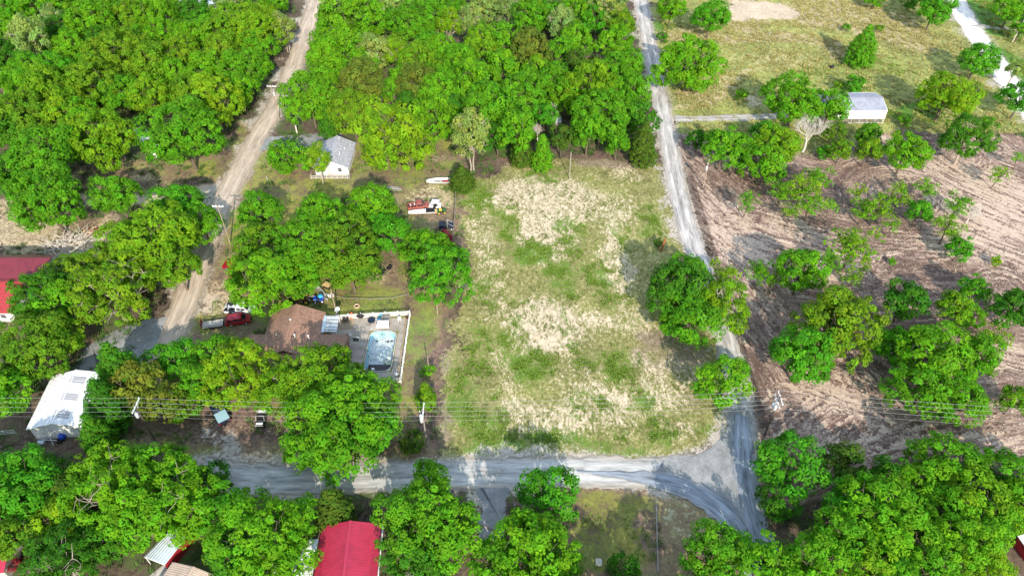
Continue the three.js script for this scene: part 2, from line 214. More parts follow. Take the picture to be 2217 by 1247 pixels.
// wheel and mulcher tracks of the cleared lot: straight runs and turning arcs
const TRACKS = [[2150, 400, 0, 55], [2170, 520, 0, 48], [2060, 380, 0, 70], [1560, 500, 0, 70], [1620, 560, 0, 62], [1700, 520, 0, 40], [1580, 430, 0, 75], [1840, 620, 0, 8], [1980, 620, 0, 5], [1750, 640, 0, 20], [1660, 700, 0, 85], [1640, 800, 0, 88], [1900, 960, 0, -8], [2080, 950, 0, -6], [1760, 930, 0, -25], [1740, 1000, 0, -15], [1800, 850, 0, 35],
  [1930, 585, 1], [2170, 640, 1], [2070, 345, 1], [1860, 840, 1], [1990, 290, 1], [1960, 440, 1], [1790, 480, 0, 30], [1700, 450, 0, 25], [1930, 500, 0, 12]].map(([x, y, arc, deg]) => { const p = at(x, y), a = rad(deg || 0); return { x: p.x, z: p.z, arc, nx: -Math.sin(a), nz: Math.cos(a), cx: p.x + (arc ? 1.5 : 0), cz: p.z - (arc ? 2 : 0) }; });
const chan = (a, x, z) => { const fx = clamp((x - GX0) / CELL - 0.5, 0, GW - 1.01), fy = clamp((z - GZ0) / CELL - 0.5, 0, GH - 1.01), i = fx | 0, j = fy | 0, tx = fx - i, ty = fy - j, k = j * GW + i; return (a[k] * (1 - tx) + a[k + 1] * tx) * (1 - ty) + (a[k + GW] * (1 - tx) + a[k + GW + 1] * tx) * ty; };
const q4 = [0, 0, 0, 0];
const mixTo = (o, r, g, b, t) => { if (t <= 0) return; o[0] += (r - o[0]) * t; o[1] += (g - o[1]) * t; o[2] += (b - o[2]) * t; };
// colour (linear) of the ground cover at a place; o[3] is its height for the relief
function cover(x, z, o) {
  const n1 = smp(NA, x, z, 90), n2 = smp(NB, x + 31, z + 7, 60), n3 = smp(NC, x, z, 24), n4 = smp(ND, x + 200, z + 90, 34), f1 = smp(NC, x + 5, z, 9.7), f2 = smp(NC, z - 11, x + 3, 5.3);
  const wx = x + (n2 - 0.5) * 4 + (n3 - 0.5) * 1.6, wz = z + (n4 - 0.5) * 4 + (f1 - 0.5) * 1.6;
  const g1 = smp(NC, x + 17, z + 3, 43) - 0.5, g2 = n3 - 0.5, fine = (f1 - 0.5) * 0.5 + g2 * 0.8 + g1 * 0.4, fin2 = (f2 - 0.5) * 0.5 + g2 * 0.3 - g1 * 0.6, big = n1 - 0.5, mid = n2 - 0.5;
  let h = 0.5 + fine * 0.5;
  // floor of the woods: leaf litter with weeds
  const v0 = 0.85 + fine * 0.9 + mid * 0.8; o[0] = 0.15 * v0; o[1] = 0.105 * v0; o[2] = 0.07 * v0;
  mixTo(o, 0.055, 0.1, 0.018, ss(mid + fine * 0.5 + big, 0.02, 0.22) * 0.8);
  const lawn = chan(CH.lawn, wx, wz);
  if (lawn > 0.01) { const v = 0.85 + mid * 0.7 + fine * 0.6; mixTo(o, 0.27 * v, 0.19 * v, 0.115 * v, ss(lawn, 0, 0.3)); mixTo(o, (0.2 + big * 0.1) * v, 0.215 * v, 0.045 * v, ss(lawn + mid * 0.9 + fine * 0.7, 0.3, 0.95)); }
  const past = chan(CH.pasture, wx, wz), dry = chan(CH.dry, wx, wz), green = chan(CH.green, wx, wz);
  if (past > 0.01) { const v = 0.9 + mid * 0.6 + fine * 0.9; mixTo(o, 0.255 * v, 0.275 * v, 0.07 * v, ss(past + mid * 0.3, 0.2, 0.6)); mixTo(o, 0.08 * v, 0.19 * v, 0.012 * v, ss(green + mid * 0.5 + fine * 0.4, 0.3, 0.8) * ss(past, 0.2, 0.6)); h += past * fine * 0.6; }
  if (dry > 0.01) { const s = smp(NC, x * 0.7 + z * 0.7, (z - x) * 3, 22) - 0.5, v = 0.92 + fine * 1.1 + s * 1.2; mixTo(o, 0.45 * v, 0.355 * v, 0.22 * v, ss(dry + mid * 0.6 + fine * 0.7 + s * 0.5, 0.3, 0.75) * 0.9); h += dry * s * 0.8; }
  const fld = chan(CH.field, wx, wz);
  if (fld > 0.01) {
    const st = chan(CH.straw, wx, wz), v = 0.9 + mid * 0.4 + fine * 0.7, t = ss(fld, 0.25, 0.7), rows = chan(CH.rows, x, z);
    const row = rows > 0.02 ? Math.sin((x + z * 0.03 + (n2 - 0.5) * 0.5) * Math.PI * 2 / 0.62) * rows : 0, lay = (smp(NC, x * 1.1 + (n2 - 0.5) * 3, z * 0.3, 26) - 0.5) * 0.7 + (smp(NC, x * 2.6 + (n2 - 0.5) * 3, z * 0.8, 26) - 0.5) * 0.5;
    mixTo(o, (0.245 + lay * 0.2 + g2 * 0.1) * v, (0.237 + lay * 0.14 + g2 * 0.05) * v, (0.076 + lay * 0.1 + g2 * 0.06) * v, t);
    mixTo(o, 0.27 * v, 0.2 * v, 0.15 * v, t * ss(chan(CH.litter, wx, wz) + mid * 0.5 + fine * 0.3, 0.3, 0.8) * 0.85);
    const q = ss(st + mid * 0.55 + fine * 0.7 + fin2 * 0.5 + lay * 1.1 + row * 0.16 - green * 0.2, 0.32, 1.12), w = 0.95 + fin2 * 0.9 + lay * 0.7; mixTo(o, 0.54 * w, 0.44 * w, 0.31 * w, t * q * 0.9);
    const gq = ss(green * 0.9 + mid * 0.75 + fine * 0.7 + fin2 * 0.4 - lay * 0.6 + big * 0.3 - row * 0.1, 0.3, 0.95), gv = 0.85 + fin2 * 0.9; mixTo(o, 0.105 * gv, 0.2 * gv, 0.013 * gv, t * gq * 0.94);
    h += t * (lay * 0.7 + row * 0.25 + gq * 0.3);
  }
  const lit = chan(CH.litter, wx, wz) * (1 - fld);
  if (lit > 0.01) { const v = 0.8 + fine * 1.1 + fin2 * 0.6; mixTo(o, 0.2 * v, 0.125 * v, 0.1 * v, ss(lit + mid * 0.5, 0.25, 0.7) * 0.9); }
  const mul = chan(CH.mulch, wx, wz);
  if (mul > 0.01) {
    let d0 = 1e9, tr = TRACKS[0], d1 = 1e9; const qx = x + (n4 - 0.5) * 16, qz = z + (n2 - 0.5) * 12;
    for (const k of TRACKS) { const d = (k.x - qx) ** 2 + (k.z - qz) ** 2 - (k.arc ? -20 : 0); if (d < d0) { d1 = d0; d0 = d; tr = k; } else if (d < d1) d1 = d; }
    const rx = x - tr.cx, rz = z - tr.cz, u = tr.arc ? Math.hypot(rx, rz * 1.05) : rx * tr.nx + rz * tr.nz + Math.sin((rx * tr.nz - rz * tr.nx) * 0.05) * 3, l = tr.arc ? Math.atan2(rz, rx) * 6 : rx * tr.nz - rz * tr.nx;
    const sr = (smp(NC, u * 0.95 + g2 * 0.8, l * 0.1 + tr.x, 26) - 0.5) * 0.8 + (smp(NC, u * 2.3, l * 0.22 + tr.x, 26) - 0.5) * 0.35, sw = Math.sin((u + (n3 - 0.5) * 1.1) * Math.PI * 2 / 1.25) * 0.4 * ss(n2 + sr * 0.6, 0.52, 0.78), chip = fine * 0.8 + fin2 * 0.7;
    const pale = chan(CH.pale, wx, wz), dark = chan(CH.dark, wx, wz), s = sr * 2.1 + sw * 0.75 + chip * 0.5 + big * 0.5;
    const t = ss(mul, 0.25, 0.65), v = 0.95 + chip * 0.35;
    mixTo(o, 0.265 * v, 0.182 * v, 0.142 * v, t);
    mixTo(o, 0.52 * v, 0.4 * v, 0.3 * v, t * ss(pale * 0.85 - dark * 0.5 + s * 1.15, 0.3, 0.85));
    mixTo(o, 0.1, 0.06, 0.045, t * ss(dark * 0.5 - pale * 0.2 - s * 1.1, 0.05, 0.5) * 0.92);
    h += t * (sr * 1.1 + sw * 0.6);
  }
  const soil = chan(CH.soil, wx, wz); if (soil > 0.01) { const v = 0.95 + fine * 0.4 + mid * 0.3; mixTo(o, 0.52 * v, 0.42 * v, 0.3 * v, ss(soil + fine * 0.5 + mid * 0.5, 0.25, 0.75)); }
  const gr = chan(CH.gravel, wx, wz); if (gr > 0.01) { const v = 0.95 + fine * 0.5 + fin2 * 0.4; mixTo(o, 0.42 * v, 0.37 * v, 0.31 * v, ss(gr + mid * 0.7 + fine * 0.6, 0.35, 0.9)); }
  o[3] = h;
}
function coverMaps(x0, x1, z0, z1, w, h) {   // row 0 of the picture lies at z1 (v = 0)
  const d = new Uint8Array(w * h * 4), e = new Uint8Array(w * h), o = [0, 0, 0, 0];
  for (let j = 0; j < h; j++) { const z = z1 + (z0 - z1) * (j + 0.5) / h; for (let i = 0; i < w; i++) { cover(x0 + (x1 - x0) * (i + 0.5) / w, z, o); const k = j * w + i; d[4 * k] = E8(o[0]); d[4 * k + 1] = E8(o[1]); d[4 * k + 2] = E8(o[2]); d[4 * k + 3] = 255; e[k] = Math.round(255 * clamp(o[3] * 0.6 + 0.2)); } }
  const map = tex(d, w, h, true, false), bump = new THREE.DataTexture(e, w, h, THREE.RedFormat); bump.magFilter = THREE.LinearFilter; bump.needsUpdate = true;
  return { map, bumpMap: bump };
}
function sheet(name, rects, y, box, maps, bump) {   // rects in metres, one uv across the whole box
  const pos = [], uv = [], [x0, x1, z0, z1] = box;
  for (const [a, b, c, d] of rects) for (const [x, z] of [[a, d], [b, d], [b, c], [a, d], [b, c], [a, c]]) { pos.push(x, y, z); uv.push((x - x0) / (x1 - x0), (z1 - z) / (z1 - z0)); }
  const g = new THREE.BufferGeometry(); g.setAttribute('position', new THREE.Float32BufferAttribute(pos, 3)); g.setAttribute('uv', new THREE.Float32BufferAttribute(uv, 2)); g.computeVertexNormals();
  const m = part(scene, name, g, new THREE.MeshStandardMaterial({ roughness: 0.95, ...maps, bumpScale: bump })); m.userData.kind = 'structure'; return m;
}
const POOL = { x0: -26.0, x1: -21.2, z0: -92.0, z1: -82.6 };
const FX = [-20.5 + 2, 42, -150, -60], LX = [40, 134, -164, -54];
sheet('ground', [[GX0, POOL.x0 + 0.1, GZ0, GZ1], [POOL.x1 - 0.1, GX1, GZ0, GZ1], [POOL.x0 + 0.1, POOL.x1 - 0.1, GZ0, POOL.z0 + 0.1], [POOL.x0 + 0.1, POOL.x1 - 0.1, POOL.z1 - 0.1, GZ1]], 0, [GX0, GX1, GZ0, GZ1], coverMaps(GX0, GX1, GZ0, GZ1, 2048, 2048), 0.14);
sheet('field', [FX], 0.004, FX, coverMaps(...FX, 1400, 1600), 0.1);
sheet('cleared_lot', [LX], 0.004, LX, coverMaps(...LX, 1800, 1900), 0.12);
{ // the countryside beyond what the photograph shows, out to the horizon
  const t = madeTex(512, 512, (x, y, o) => { cover(-170 + x * 0.11, -250 + y * 0.11, q4); o[0] = q4[0]; o[1] = q4[1]; o[2] = q4[2]; });
  const S = 3000, pos = [], uv = []; for (const [a, b, c, d] of [[-S, GX0, -S, S], [GX1, S, -S, S], [GX0, GX1, -S, GZ0], [GX0, GX1, GZ1, S]]) for (const [x, z] of [[a, d], [b, d], [b, c], [a, d], [b, c], [a, c]]) { pos.push(x, 0, z); uv.push(x / 56, -z / 56); }
  const g = new THREE.BufferGeometry(); g.setAttribute('position', new THREE.Float32BufferAttribute(pos, 3)); g.setAttribute('uv', new THREE.Float32BufferAttribute(uv, 2)); g.computeVertexNormals();
  part(scene, 'countryside', g, std(C(1, 1, 1), 0.95, 0, { map: t })).userData.kind = 'structure';
}

// ---------- gravel roads ----------
function roadTex(r, g, b, contrast, edge, seedX) {   // u across, v along 60 m
  return madeTex(256, 1024, (i, j, o) => {
    const u = i / 256, v = j / 1024, a = (smp(NC, i * 0.5 + seedX, j * 0.12, NT) - 0.5) * 1.1 + (smp(NC, i * 1.4 + seedX, j * 0.3, NT) - 0.5) * 0.4, n = smp(NB, i * 0.5 + seedX, j * 0.5, NT) - 0.5, f = smp(NC, i * 0.6, j * 0.5 + seedX, NT) - 0.5;
    const track = Math.exp(-(((u - 0.3) / 0.09) ** 2)) + Math.exp(-(((u - 0.68) / 0.09) ** 2)), e = Math.max(ss(u + n * 0.12, 0.8, 0.99), ss(1 - u + n * 0.12, 0.8, 0.99)) * edge;
    const k = 0.9 + contrast * (track * 0.2 + a * 0.55 + n * 0.4) + f * 0.22; o[0] = (r * (1 - e) + 0.3 * e) * k; o[1] = (g * (1 - e) + 0.24 * e) * k; o[2] = (b * (1 - e) + 0.16 * e) * k; });
}
function ribbon(name, pts, half, y, mat, widths) {
  const c = new THREE.CatmullRomCurve3(pts.map(([x, z]) => at(x, z))), L = c.getLength(), n = Math.ceil(L / 0.8), pos = [], uv = [], idx = [], across = 6;
  for (let i = 0; i <= n; i++) {
    const p = c.getPointAt(i / n), t = c.getTangentAt(i / n), nx = -t.z, nz = t.x, s = i / n * L;
    const wl = half * (widths ? widths(i / n) : 1);
    for (let k = 0; k <= across; k++) { const u = k / across, side = u * 2 - 1, jit = Math.abs(side) === 1 ? (smp(NB, s, y * 900 + k * 60, 40) - 0.5) * 0.8 + (smp(NC, s, k * 9, 30) - 0.5) * 0.7 : 0, w = side * (wl + jit); pos.push(p.x + nx * w, y + 0.05 * (1 - side * side), p.z + nz * w); uv.push(u, s / 60); }
    if (i) for (let k = 0; k < across; k++) { const a = (i - 1) * (across + 1) + k, b = a + across + 1; idx.push(a, a + 1, b, b, a + 1, b + 1); }
  }
  const g = new THREE.BufferGeometry(); g.setAttribute('position', new THREE.Float32BufferAttribute(pos, 3)); g.setAttribute('uv', new THREE.Float32BufferAttribute(uv, 2)); g.setIndex(idx); g.computeVertexNormals();
  if (g.attributes.normal.getY(10) < 0) { const q = g.index.array; for (let i = 0; i < q.length; i += 3) [q[i], q[i + 1]] = [q[i + 1], q[i]]; g.computeVertexNormals(); }
  const m = part(scene, numbered(name), g, mat); m.userData.kind = 'structure'; return m;
}
const gravelMat = (...a) => new THREE.MeshStandardMaterial({ roughness: 0.95, map: roadTex(...a) });
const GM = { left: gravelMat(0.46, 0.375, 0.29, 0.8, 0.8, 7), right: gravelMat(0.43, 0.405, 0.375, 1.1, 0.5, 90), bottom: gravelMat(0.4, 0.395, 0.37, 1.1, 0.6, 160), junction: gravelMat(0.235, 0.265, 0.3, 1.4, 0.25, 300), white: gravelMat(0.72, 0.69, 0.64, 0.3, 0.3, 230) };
ribbon('dirt_road', ROADS.left.pts, ROADS.left.w, 0.012, GM.left);
ribbon('gravel_road', ROADS.right.pts, ROADS.right.w, 0.012, GM.right);
ribbon('gravel_road', ROADS.bottom.pts, ROADS.bottom.w, 0.02, GM.bottom, (t) => 1 + 0.55 * ss(t, 0.86, 1));
ribbon('white_road', ROADS.white.pts, ROADS.white.w, 0.012, GM.white);
ribbon('driveway', [[1462, 256], [1510, 257], [1580, 255], [1660, 252], [1720, 250]], 1.5, 0.016, GM.right);
ribbon('driveway', [[2105, 55], [2140, 58], [2195, 62], [2240, 64]], 1.4, 0.016, GM.right);
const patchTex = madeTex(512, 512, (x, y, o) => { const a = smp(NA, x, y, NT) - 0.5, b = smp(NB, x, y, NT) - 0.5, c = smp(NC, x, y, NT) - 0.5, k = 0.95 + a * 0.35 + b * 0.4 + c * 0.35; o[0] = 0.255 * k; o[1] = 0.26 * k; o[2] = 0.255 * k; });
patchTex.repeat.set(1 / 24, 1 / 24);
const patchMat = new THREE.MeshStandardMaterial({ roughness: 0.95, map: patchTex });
function patch(name, pts, y, mat, rough = 0.5) {   // flat area with an uneven edge
  const c = new THREE.CatmullRomCurve3(pts.map(gp), true, 'centripetal'), n = pts.length * 14, s = new THREE.Shape();
  for (let i = 0; i < n; i++) { const p = c.getPoint(i / n), j = (smp(NC, i * 1.3, y * 999, 40) - 0.5) * 2 * rough; s[i ? 'lineTo' : 'moveTo'](p.x + j, -p.z + j * 0.7); }
  const g = new THREE.ShapeGeometry(s).rotateX(-Math.PI / 2).translate(0, y, 0); const m = part(scene, name, g, mat); m.userData.kind = 'structure'; return m;
}
patch('road_junction', [[1440, 996], [1500, 988], [1545, 966], [1572, 930], [1582, 890], [1626, 890], [1636, 980], [1645, 1060], [1662, 1130], [1690, 1220], [1640, 1235], [1610, 1180], [1580, 1135], [1530, 1090], [1460, 1062], [1420, 1050]], 0.075, patchMat, 0.7);
ribbon('gravel_road', [[1604, 900], [1606, 960], [1612, 1030], [1625, 1100], [1645, 1170], [1670, 1260]], 1.9, 0.11, GM.junction, (t) => 0.6 + 0.4 * ss(t, 0, 0.2));
ribbon('gravel_road', [[1250, 1022], [1360, 1032], [1465, 1050], [1520, 1075], [1565, 1110], [1600, 1155], [1630, 1215], [1650, 1265]], 1.8, 0.17, GM.junction, (t) => 0.1 + 0.9 * ss(t, 0, 0.5));
patch('gravel_yard', [[165, 800], [185, 755], [250, 715], [330, 690], [385, 690], [375, 745], [340, 775], [250, 770], [210, 810]], 0.03, patchMat, 0.8);
patch('paved_driveway', [[530, 335], [560, 302], [620, 294], [700, 288], [735, 285], [740, 300], [700, 315], [630, 322], [575, 325]], 0.03, patchMat, 0.4);
patch('gravel_apron', [[1035, 1050], [1100, 1052], [1092, 1100], [1088, 1165], [1040, 1165], [1042, 1100]], 0.03, patchMat, 0.5);
// ---------- trees ----------
const UP = V(0, 1, 0);
function dirOnSphere(minY = -1) { for (;;) { const y = rr(-1, 1); if (y < minY) continue; const a = rr(0, Math.PI * 2), q = Math.sqrt(1 - y * y); return V(Math.cos(a) * q, y, Math.sin(a) * q); } }
// many small leaf sprays gathered in clumps; every clump has a tone of its own
function foliage(clumps, size, toneSpread = 0.24) {
  let n = 0; for (const c of clumps) n += c.n;
  const pos = new Float32Array(n * 12), col = new Float32Array(n * 12), idx = new Uint32Array(n * 6), t = V(0, 0, 0), b = V(0, 0, 0), nrm = V(0, 0, 0); let k = 0;
  for (const c of clumps) {
    const tone = 1 + rr(-toneSpread, toneSpread), warm = rr(-0.18, 0.22);
    for (let i = 0; i < c.n; i++) {
      const d = dirOnSphere(-0.7), rad0 = c.r * (0.55 + 0.5 * Math.cbrt(rnd())), sq = c.sq ?? 0.8;
      const px = c.x + d.x * rad0, py = c.y + d.y * rad0 * sq, pz = c.z + d.z * rad0;
      nrm.copy(d).multiplyScalar(0.7).add(dirOnSphere().multiplyScalar(0.6)); nrm.y += 0.3; if (c.out) nrm.addScaledVector(c.out, 0.8); nrm.normalize();
      t.copy(dirOnSphere()).cross(nrm).normalize(); b.crossVectors(nrm, t);
      const s = size * rr(0.65, 1.3), w = s * rr(0.42, 0.62), o = k * 12, up = 0.12 * s;
      const P = [[-s, 0, 0], [0, -w, up], [s, 0, 0], [0, w, up]];
      for (let q = 0; q < 4; q++) { pos[o + q * 3] = px + t.x * P[q][0] + b.x * P[q][1] + nrm.x * P[q][2]; pos[o + q * 3 + 1] = py + t.y * P[q][0] + b.y * P[q][1] + nrm.y * P[q][2]; pos[o + q * 3 + 2] = pz + t.z * P[q][0] + b.z * P[q][1] + nrm.z * P[q][2]; }
      const v = tone * rr(0.82, 1.18); for (let q = 0; q < 4; q++) { col[o + q * 3] = v * (1 + warm); col[o + q * 3 + 1] = v; col[o + q * 3 + 2] = v * (1 - warm * 0.4); }
      idx.set([k * 4, k * 4 + 1, k * 4 + 2, k * 4, k * 4 + 2, k * 4 + 3], k * 6); k++;
    }
  }
  const g = new THREE.BufferGeometry(); g.setAttribute('position', new THREE.BufferAttribute(pos, 3)); g.setAttribute('color', new THREE.BufferAttribute(col, 3)); g.setIndex(new THREE.BufferAttribute(idx, 1));
  return g;
}
function limb(list, a, b, r0, r1, bend = 0.12, n = 6) {   // a slightly crooked tapered branch of three pieces
  const L = a.distanceTo(b); let p = a, q; const k = 3;
  for (let i = 1; i <= k; i++) { q = a.clone().lerp(b, i / k); if (i < k) q.add(V(rr(-1, 1), rr(-0.4, 0.6), rr(-1, 1)).multiplyScalar(bend * L * 0.5)); list.push(rod(p, q, r0 + (r1 - r0) * (i - 1) / k, r0 + (r1 - r0) * i / k, n)); p = q; }
  return q;
}
function broadleaf({ R, flat = 0.76, lobes = 18, lobeR = 0.4, trunk = 2.2, dens = 7.5, leaf = 0.26, n = 36, gap = 0, stems = 1, clumpR = 0.66, low = -0.5, twigs = 0 }) {
  const b = R * flat, Hc = trunk + b * 0.9, L = [];
  for (let i = 0; i < lobes; i++) {
    const y = 1 - (i + 0.5) / lobes * (1 - low), a = i * 2.39996 + rr(-0.35, 0.35), q = Math.sqrt(Math.max(0, 1 - y * y)), far = rr(0.46, 0.82);
    L.push({ x: Math.cos(a) * q * R * far, y: Hc + y * b * far, z: Math.sin(a) * q * R * far, r: R * lobeR * rr(0.66, 1.24), out: V(Math.cos(a) * q, y, Math.sin(a) * q) });
  }
  const clumps = [], want = Math.round(R * R * dens); let tries = 0;
  while (clumps.length < want && tries++ < want * 30) {
    const l = L[(rnd() * L.length) | 0], d = dirOnSphere(-0.75), c = V(l.x + d.x * l.r, l.y + d.y * l.r * 0.85, l.z + d.z * l.r);
    if (c.y < trunk * 0.75) continue;
    let deep = 0; for (const m of L) { const e = Math.hypot(c.x - m.x, (c.y - m.y) / 0.85, c.z - m.z); if (e < m.r * 0.78) { deep = 1; break; } }
    if (deep && rnd() > 0.06) continue;
    if (gap && smp(NB, c.x * 1.3 + c.y, c.z * 1.3, 22) < gap) continue;
    let near = 0; for (const k of clumps) if ((k.x - c.x) ** 2 + (k.y - c.y) ** 2 + (k.z - c.z) ** 2 < (clumpR * 0.62) ** 2) { near = 1; break; }
    if (near && rnd() > 0.15) continue;
    clumps.push({ x: c.x, y: c.y, z: c.z, r: clumpR * rr(0.7, 1.25), n, out: d });
  }
  const wood = [], r0 = 0.045 * R + 0.06, top = V(rr(-0.3, 0.3), Hc * 0.72, rr(-0.3, 0.3));
  for (let s = 0; s < stems; s++) { const o = stems > 1 ? V(rr(-0.7, 0.7), 0, rr(-0.7, 0.7)) : V(0, 0, 0); limb(wood, o.clone().setY(-0.1), top.clone().add(o), r0 / Math.sqrt(stems), r0 * 0.6 / Math.sqrt(stems), 0.06, 8); }
  for (const l of L) { const e = limb(wood, top.clone().multiplyScalar(rr(0.75, 1)), V(l.x, l.y, l.z), r0 * 0.4, 0.045, 0.14, 5); for (let i = 0; i < 2 + twigs; i++) { const d = dirOnSphere(-0.3); limb(wood, e, e.clone().addScaledVector(d, l.r * 1.02), 0.045 + 0.012 * twigs, 0.015, 0.15, 4); } }
  return { R, Hc, H: Hc + b, crown: foliage(clumps, leaf), wood: mergeGeometries(wood.map(clean)) };
}
function cedarTree({ R, H }) {
  const clumps = [], wood = []; limb(wood, V(0, -0.1, 0), V(0, H * 0.97, 0), 0.05 + H * 0.018, 0.03, 0.01, 7);
  for (let y = H * 0.07; y < H; y += 0.42) { const f = 1 - y / H, rad0 = R * Math.min(1, f * 1.5 + 0.06) * rr(0.8, 1.1), k = Math.max(3, Math.round(rad0 * 6));
    for (let i = 0; i < k; i++) { const a = i / k * 6.283 + y * 3 + rr(-0.25, 0.25), q = rad0 * rr(0.6, 1.05); clumps.push({ x: Math.cos(a) * q, y: y + 0.12 * q, z: Math.sin(a) * q, r: 0.42, n: 17, sq: 0.7, out: V(Math.cos(a), 0.5, Math.sin(a)) }); if (i % 4 === 0) wood.push(rod(V(0, y - 0.2, 0), V(Math.cos(a) * q * 0.9, y + 0.05, Math.sin(a) * q * 0.9), 0.05, 0.015, 4)); } }
  return { R, Hc: H * 0.48, H, crown: foliage(clumps, 0.25, 0.2), wood: mergeGeometries(wood.map(clean)) };
}
function sparse({ R, H, n = 22, lean = 0.6, stems = 1 }) {   // young tree left standing: thin stems and open tufts
  const clumps = [], wood = [];
  for (let s = 0; s < stems; s++) {
    const top = V(rr(-lean, lean) + rr(-0.4, 0.4) * R * (stems > 1), H * rr(0.8, 0.95), rr(-lean, lean) + rr(-0.4, 0.4) * R * (stems > 1)); limb(wood, V(rr(-0.2, 0.2), -0.1, rr(-0.2, 0.2)), top, 0.1 + H * 0.007, 0.03, 0.05, 6);
    for (let i = 0; i < n / stems; i++) { const f = rr(0.42, 0.95), a = rr(0, 6.283), q = R * Math.sqrt(rnd()) * (1.2 - Math.abs(f - 0.65)), p = top.clone().multiplyScalar(f), e = V(p.x + Math.cos(a) * q, p.y + q * 0.35 + rr(0, 0.5), p.z + Math.sin(a) * q); limb(wood, p, e, 0.05, 0.02, 0.12, 4); clumps.push({ x: e.x, y: e.y, z: e.z, r: rr(0.4, 0.75), n: 20, out: UP }); if (rnd() < 0.6) clumps.push({ x: (e.x + p.x) / 2, y: (e.y + p.y) / 2 + 0.2, z: (e.z + p.z) / 2, r: 0.45, n: 12, out: UP }); }
  }
  return { R, Hc: H * 0.68, H, crown: foliage(clumps, 0.24), wood: mergeGeometries(wood.map(clean)) };
}
function bareTree({ R, H }) {
  const wood = []; const grow = (p, d, len, r, lev) => { const e = p.clone().addScaledVector(d, len); limb(wood, p, e, r, r * 0.66, 0.1, lev < 2 ? 6 : 4); if (lev >= 6) return; const k = lev < 1 ? 4 : 3; for (let i = 0; i < k; i++) { const q = d.clone().multiplyScalar(0.9).add(dirOnSphere(-0.25).multiplyScalar(0.85)).normalize(); grow(i ? p.clone().lerp(e, rr(0.55, 1)) : e, q, len * rr(0.62, 0.84), r * 0.6, lev + 1); } };
  grow(V(0, -0.1, 0), V(rr(-0.1, 0.1), 1, rr(-0.1, 0.1)).normalize(), H * 0.36, 0.3, 0);
  return { R, Hc: H * 0.6, H, crown: null, wood: mergeGeometries(wood.map(clean)) };
}
const PROTO = {
  o: [broadleaf({ R: 7 }), broadleaf({ R: 7, lobes: 22, lobeR: 0.36 }), broadleaf({ R: 6.6, lobes: 15, lobeR: 0.44, flat: 0.82 }), broadleaf({ R: 5.4, lobes: 15 }), broadleaf({ R: 5.2, lobes: 18, lobeR: 0.36, flat: 0.85 }), broadleaf({ R: 4, lobes: 12, lobeR: 0.44, trunk: 1.8 }), broadleaf({ R: 3.8, lobes: 13, flat: 0.9, trunk: 2 })],
  h: [broadleaf({ R: 7.4, lobes: 20, lobeR: 0.33, gap: 0.36, twigs: 2, dens: 6.2 }), broadleaf({ R: 7, lobes: 17, lobeR: 0.36, gap: 0.38, twigs: 2, dens: 6 })],   // big open crowns whose limbs show
  r: [broadleaf({ R: 6, lobes: 34, lobeR: 0.34, flat: 0.8, trunk: 1.1, dens: 8.5, low: -0.8 }), broadleaf({ R: 4.2, lobes: 26, lobeR: 0.36, flat: 0.9, trunk: 0.8, dens: 9, low: -0.8 })],
  t: [broadleaf({ R: 4.6, lobes: 13, lobeR: 0.33, flat: 1.05, trunk: 3, dens: 6.5, gap: 0.4, stems: 2, twigs: 2 }), broadleaf({ R: 3.6, lobes: 11, lobeR: 0.34, flat: 1.3, trunk: 3, dens: 7, gap: 0.42, twigs: 2 })],
  c: [cedarTree({ R: 2.7, H: 8.5 }), cedarTree({ R: 2, H: 5.5 }), cedarTree({ R: 3.4, H: 11 })],
  s: [sparse({ R: 2, H: 6 }), sparse({ R: 2.6, H: 6.5, n: 34, stems: 2 }), sparse({ R: 1.4, H: 4.5, n: 10, lean: 1 })],
  b: [broadleaf({ R: 1.6, lobes: 8, lobeR: 0.5, trunk: 0.35, flat: 0.8, dens: 12, leaf: 0.24, clumpR: 0.45, n: 22, low: -0.2 }), broadleaf({ R: 2.4, lobes: 9, lobeR: 0.48, trunk: 0.4, flat: 0.75, dens: 10, leaf: 0.25, clumpR: 0.5, n: 24, low: -0.2 })],
  d: [bareTree({ R: 5, H: 9 }), bareTree({ R: 4, H: 8 })],
};
const leafVar = (r, g, b) => [[1, 1, 1], [1.13, 1.04, 1], [0.88, 0.93, 1.05]].map(([p, q, s]) => leafMat(r * p, g * q, b * s));
const leafMat = (r, g, b) => new THREE.MeshPhysicalMaterial({ color: C(r, g, b), vertexColors: true, roughness: 0.75, transmission: 0.55, thickness: 0, side: THREE.DoubleSide, specularIntensity: 0.12 });
const TONE = {
  B: [leafVar(0.145, 0.4, 0.012), 'bright green'], Y: [leafVar(0.2, 0.41, 0.013), 'yellow green'], O: [leafVar(0.165, 0.345, 0.014), 'olive green'], D: [leafVar(0.075, 0.26, 0.013), 'dark green'],
  E: [leafVar(0.1, 0.375, 0.014), 'emerald green'], P: [leafVar(0.29, 0.43, 0.1), 'pale green'], K: [leafVar(0.09, 0.19, 0.018), 'deep olive'], N: [leafVar(0.2, 0.27, 0.028), 'brownish olive'], R: [leafVar(0.28, 0.04, 0.05), 'reddish'],
};
const WORD = { o: ['broadleaf tree', 'tree'], h: ['open crowned tree', 'tree'], r: ['dense round tree', 'tree'], t: ['slender loose tree', 'tree'], c: ['cedar', 'tree'], s: ['young spindly tree', 'tree'], b: ['low shrub', 'shrub'], d: ['bare dead tree', 'tree'] };
const NAME = { o: 'broadleaf_tree', h: 'open_crowned_tree', r: 'round_tree', t: 'slender_tree', c: 'cedar_tree', s: 'young_tree', b: 'shrub', d: 'dead_tree' };
const made = new Map(), PLANTED = [];
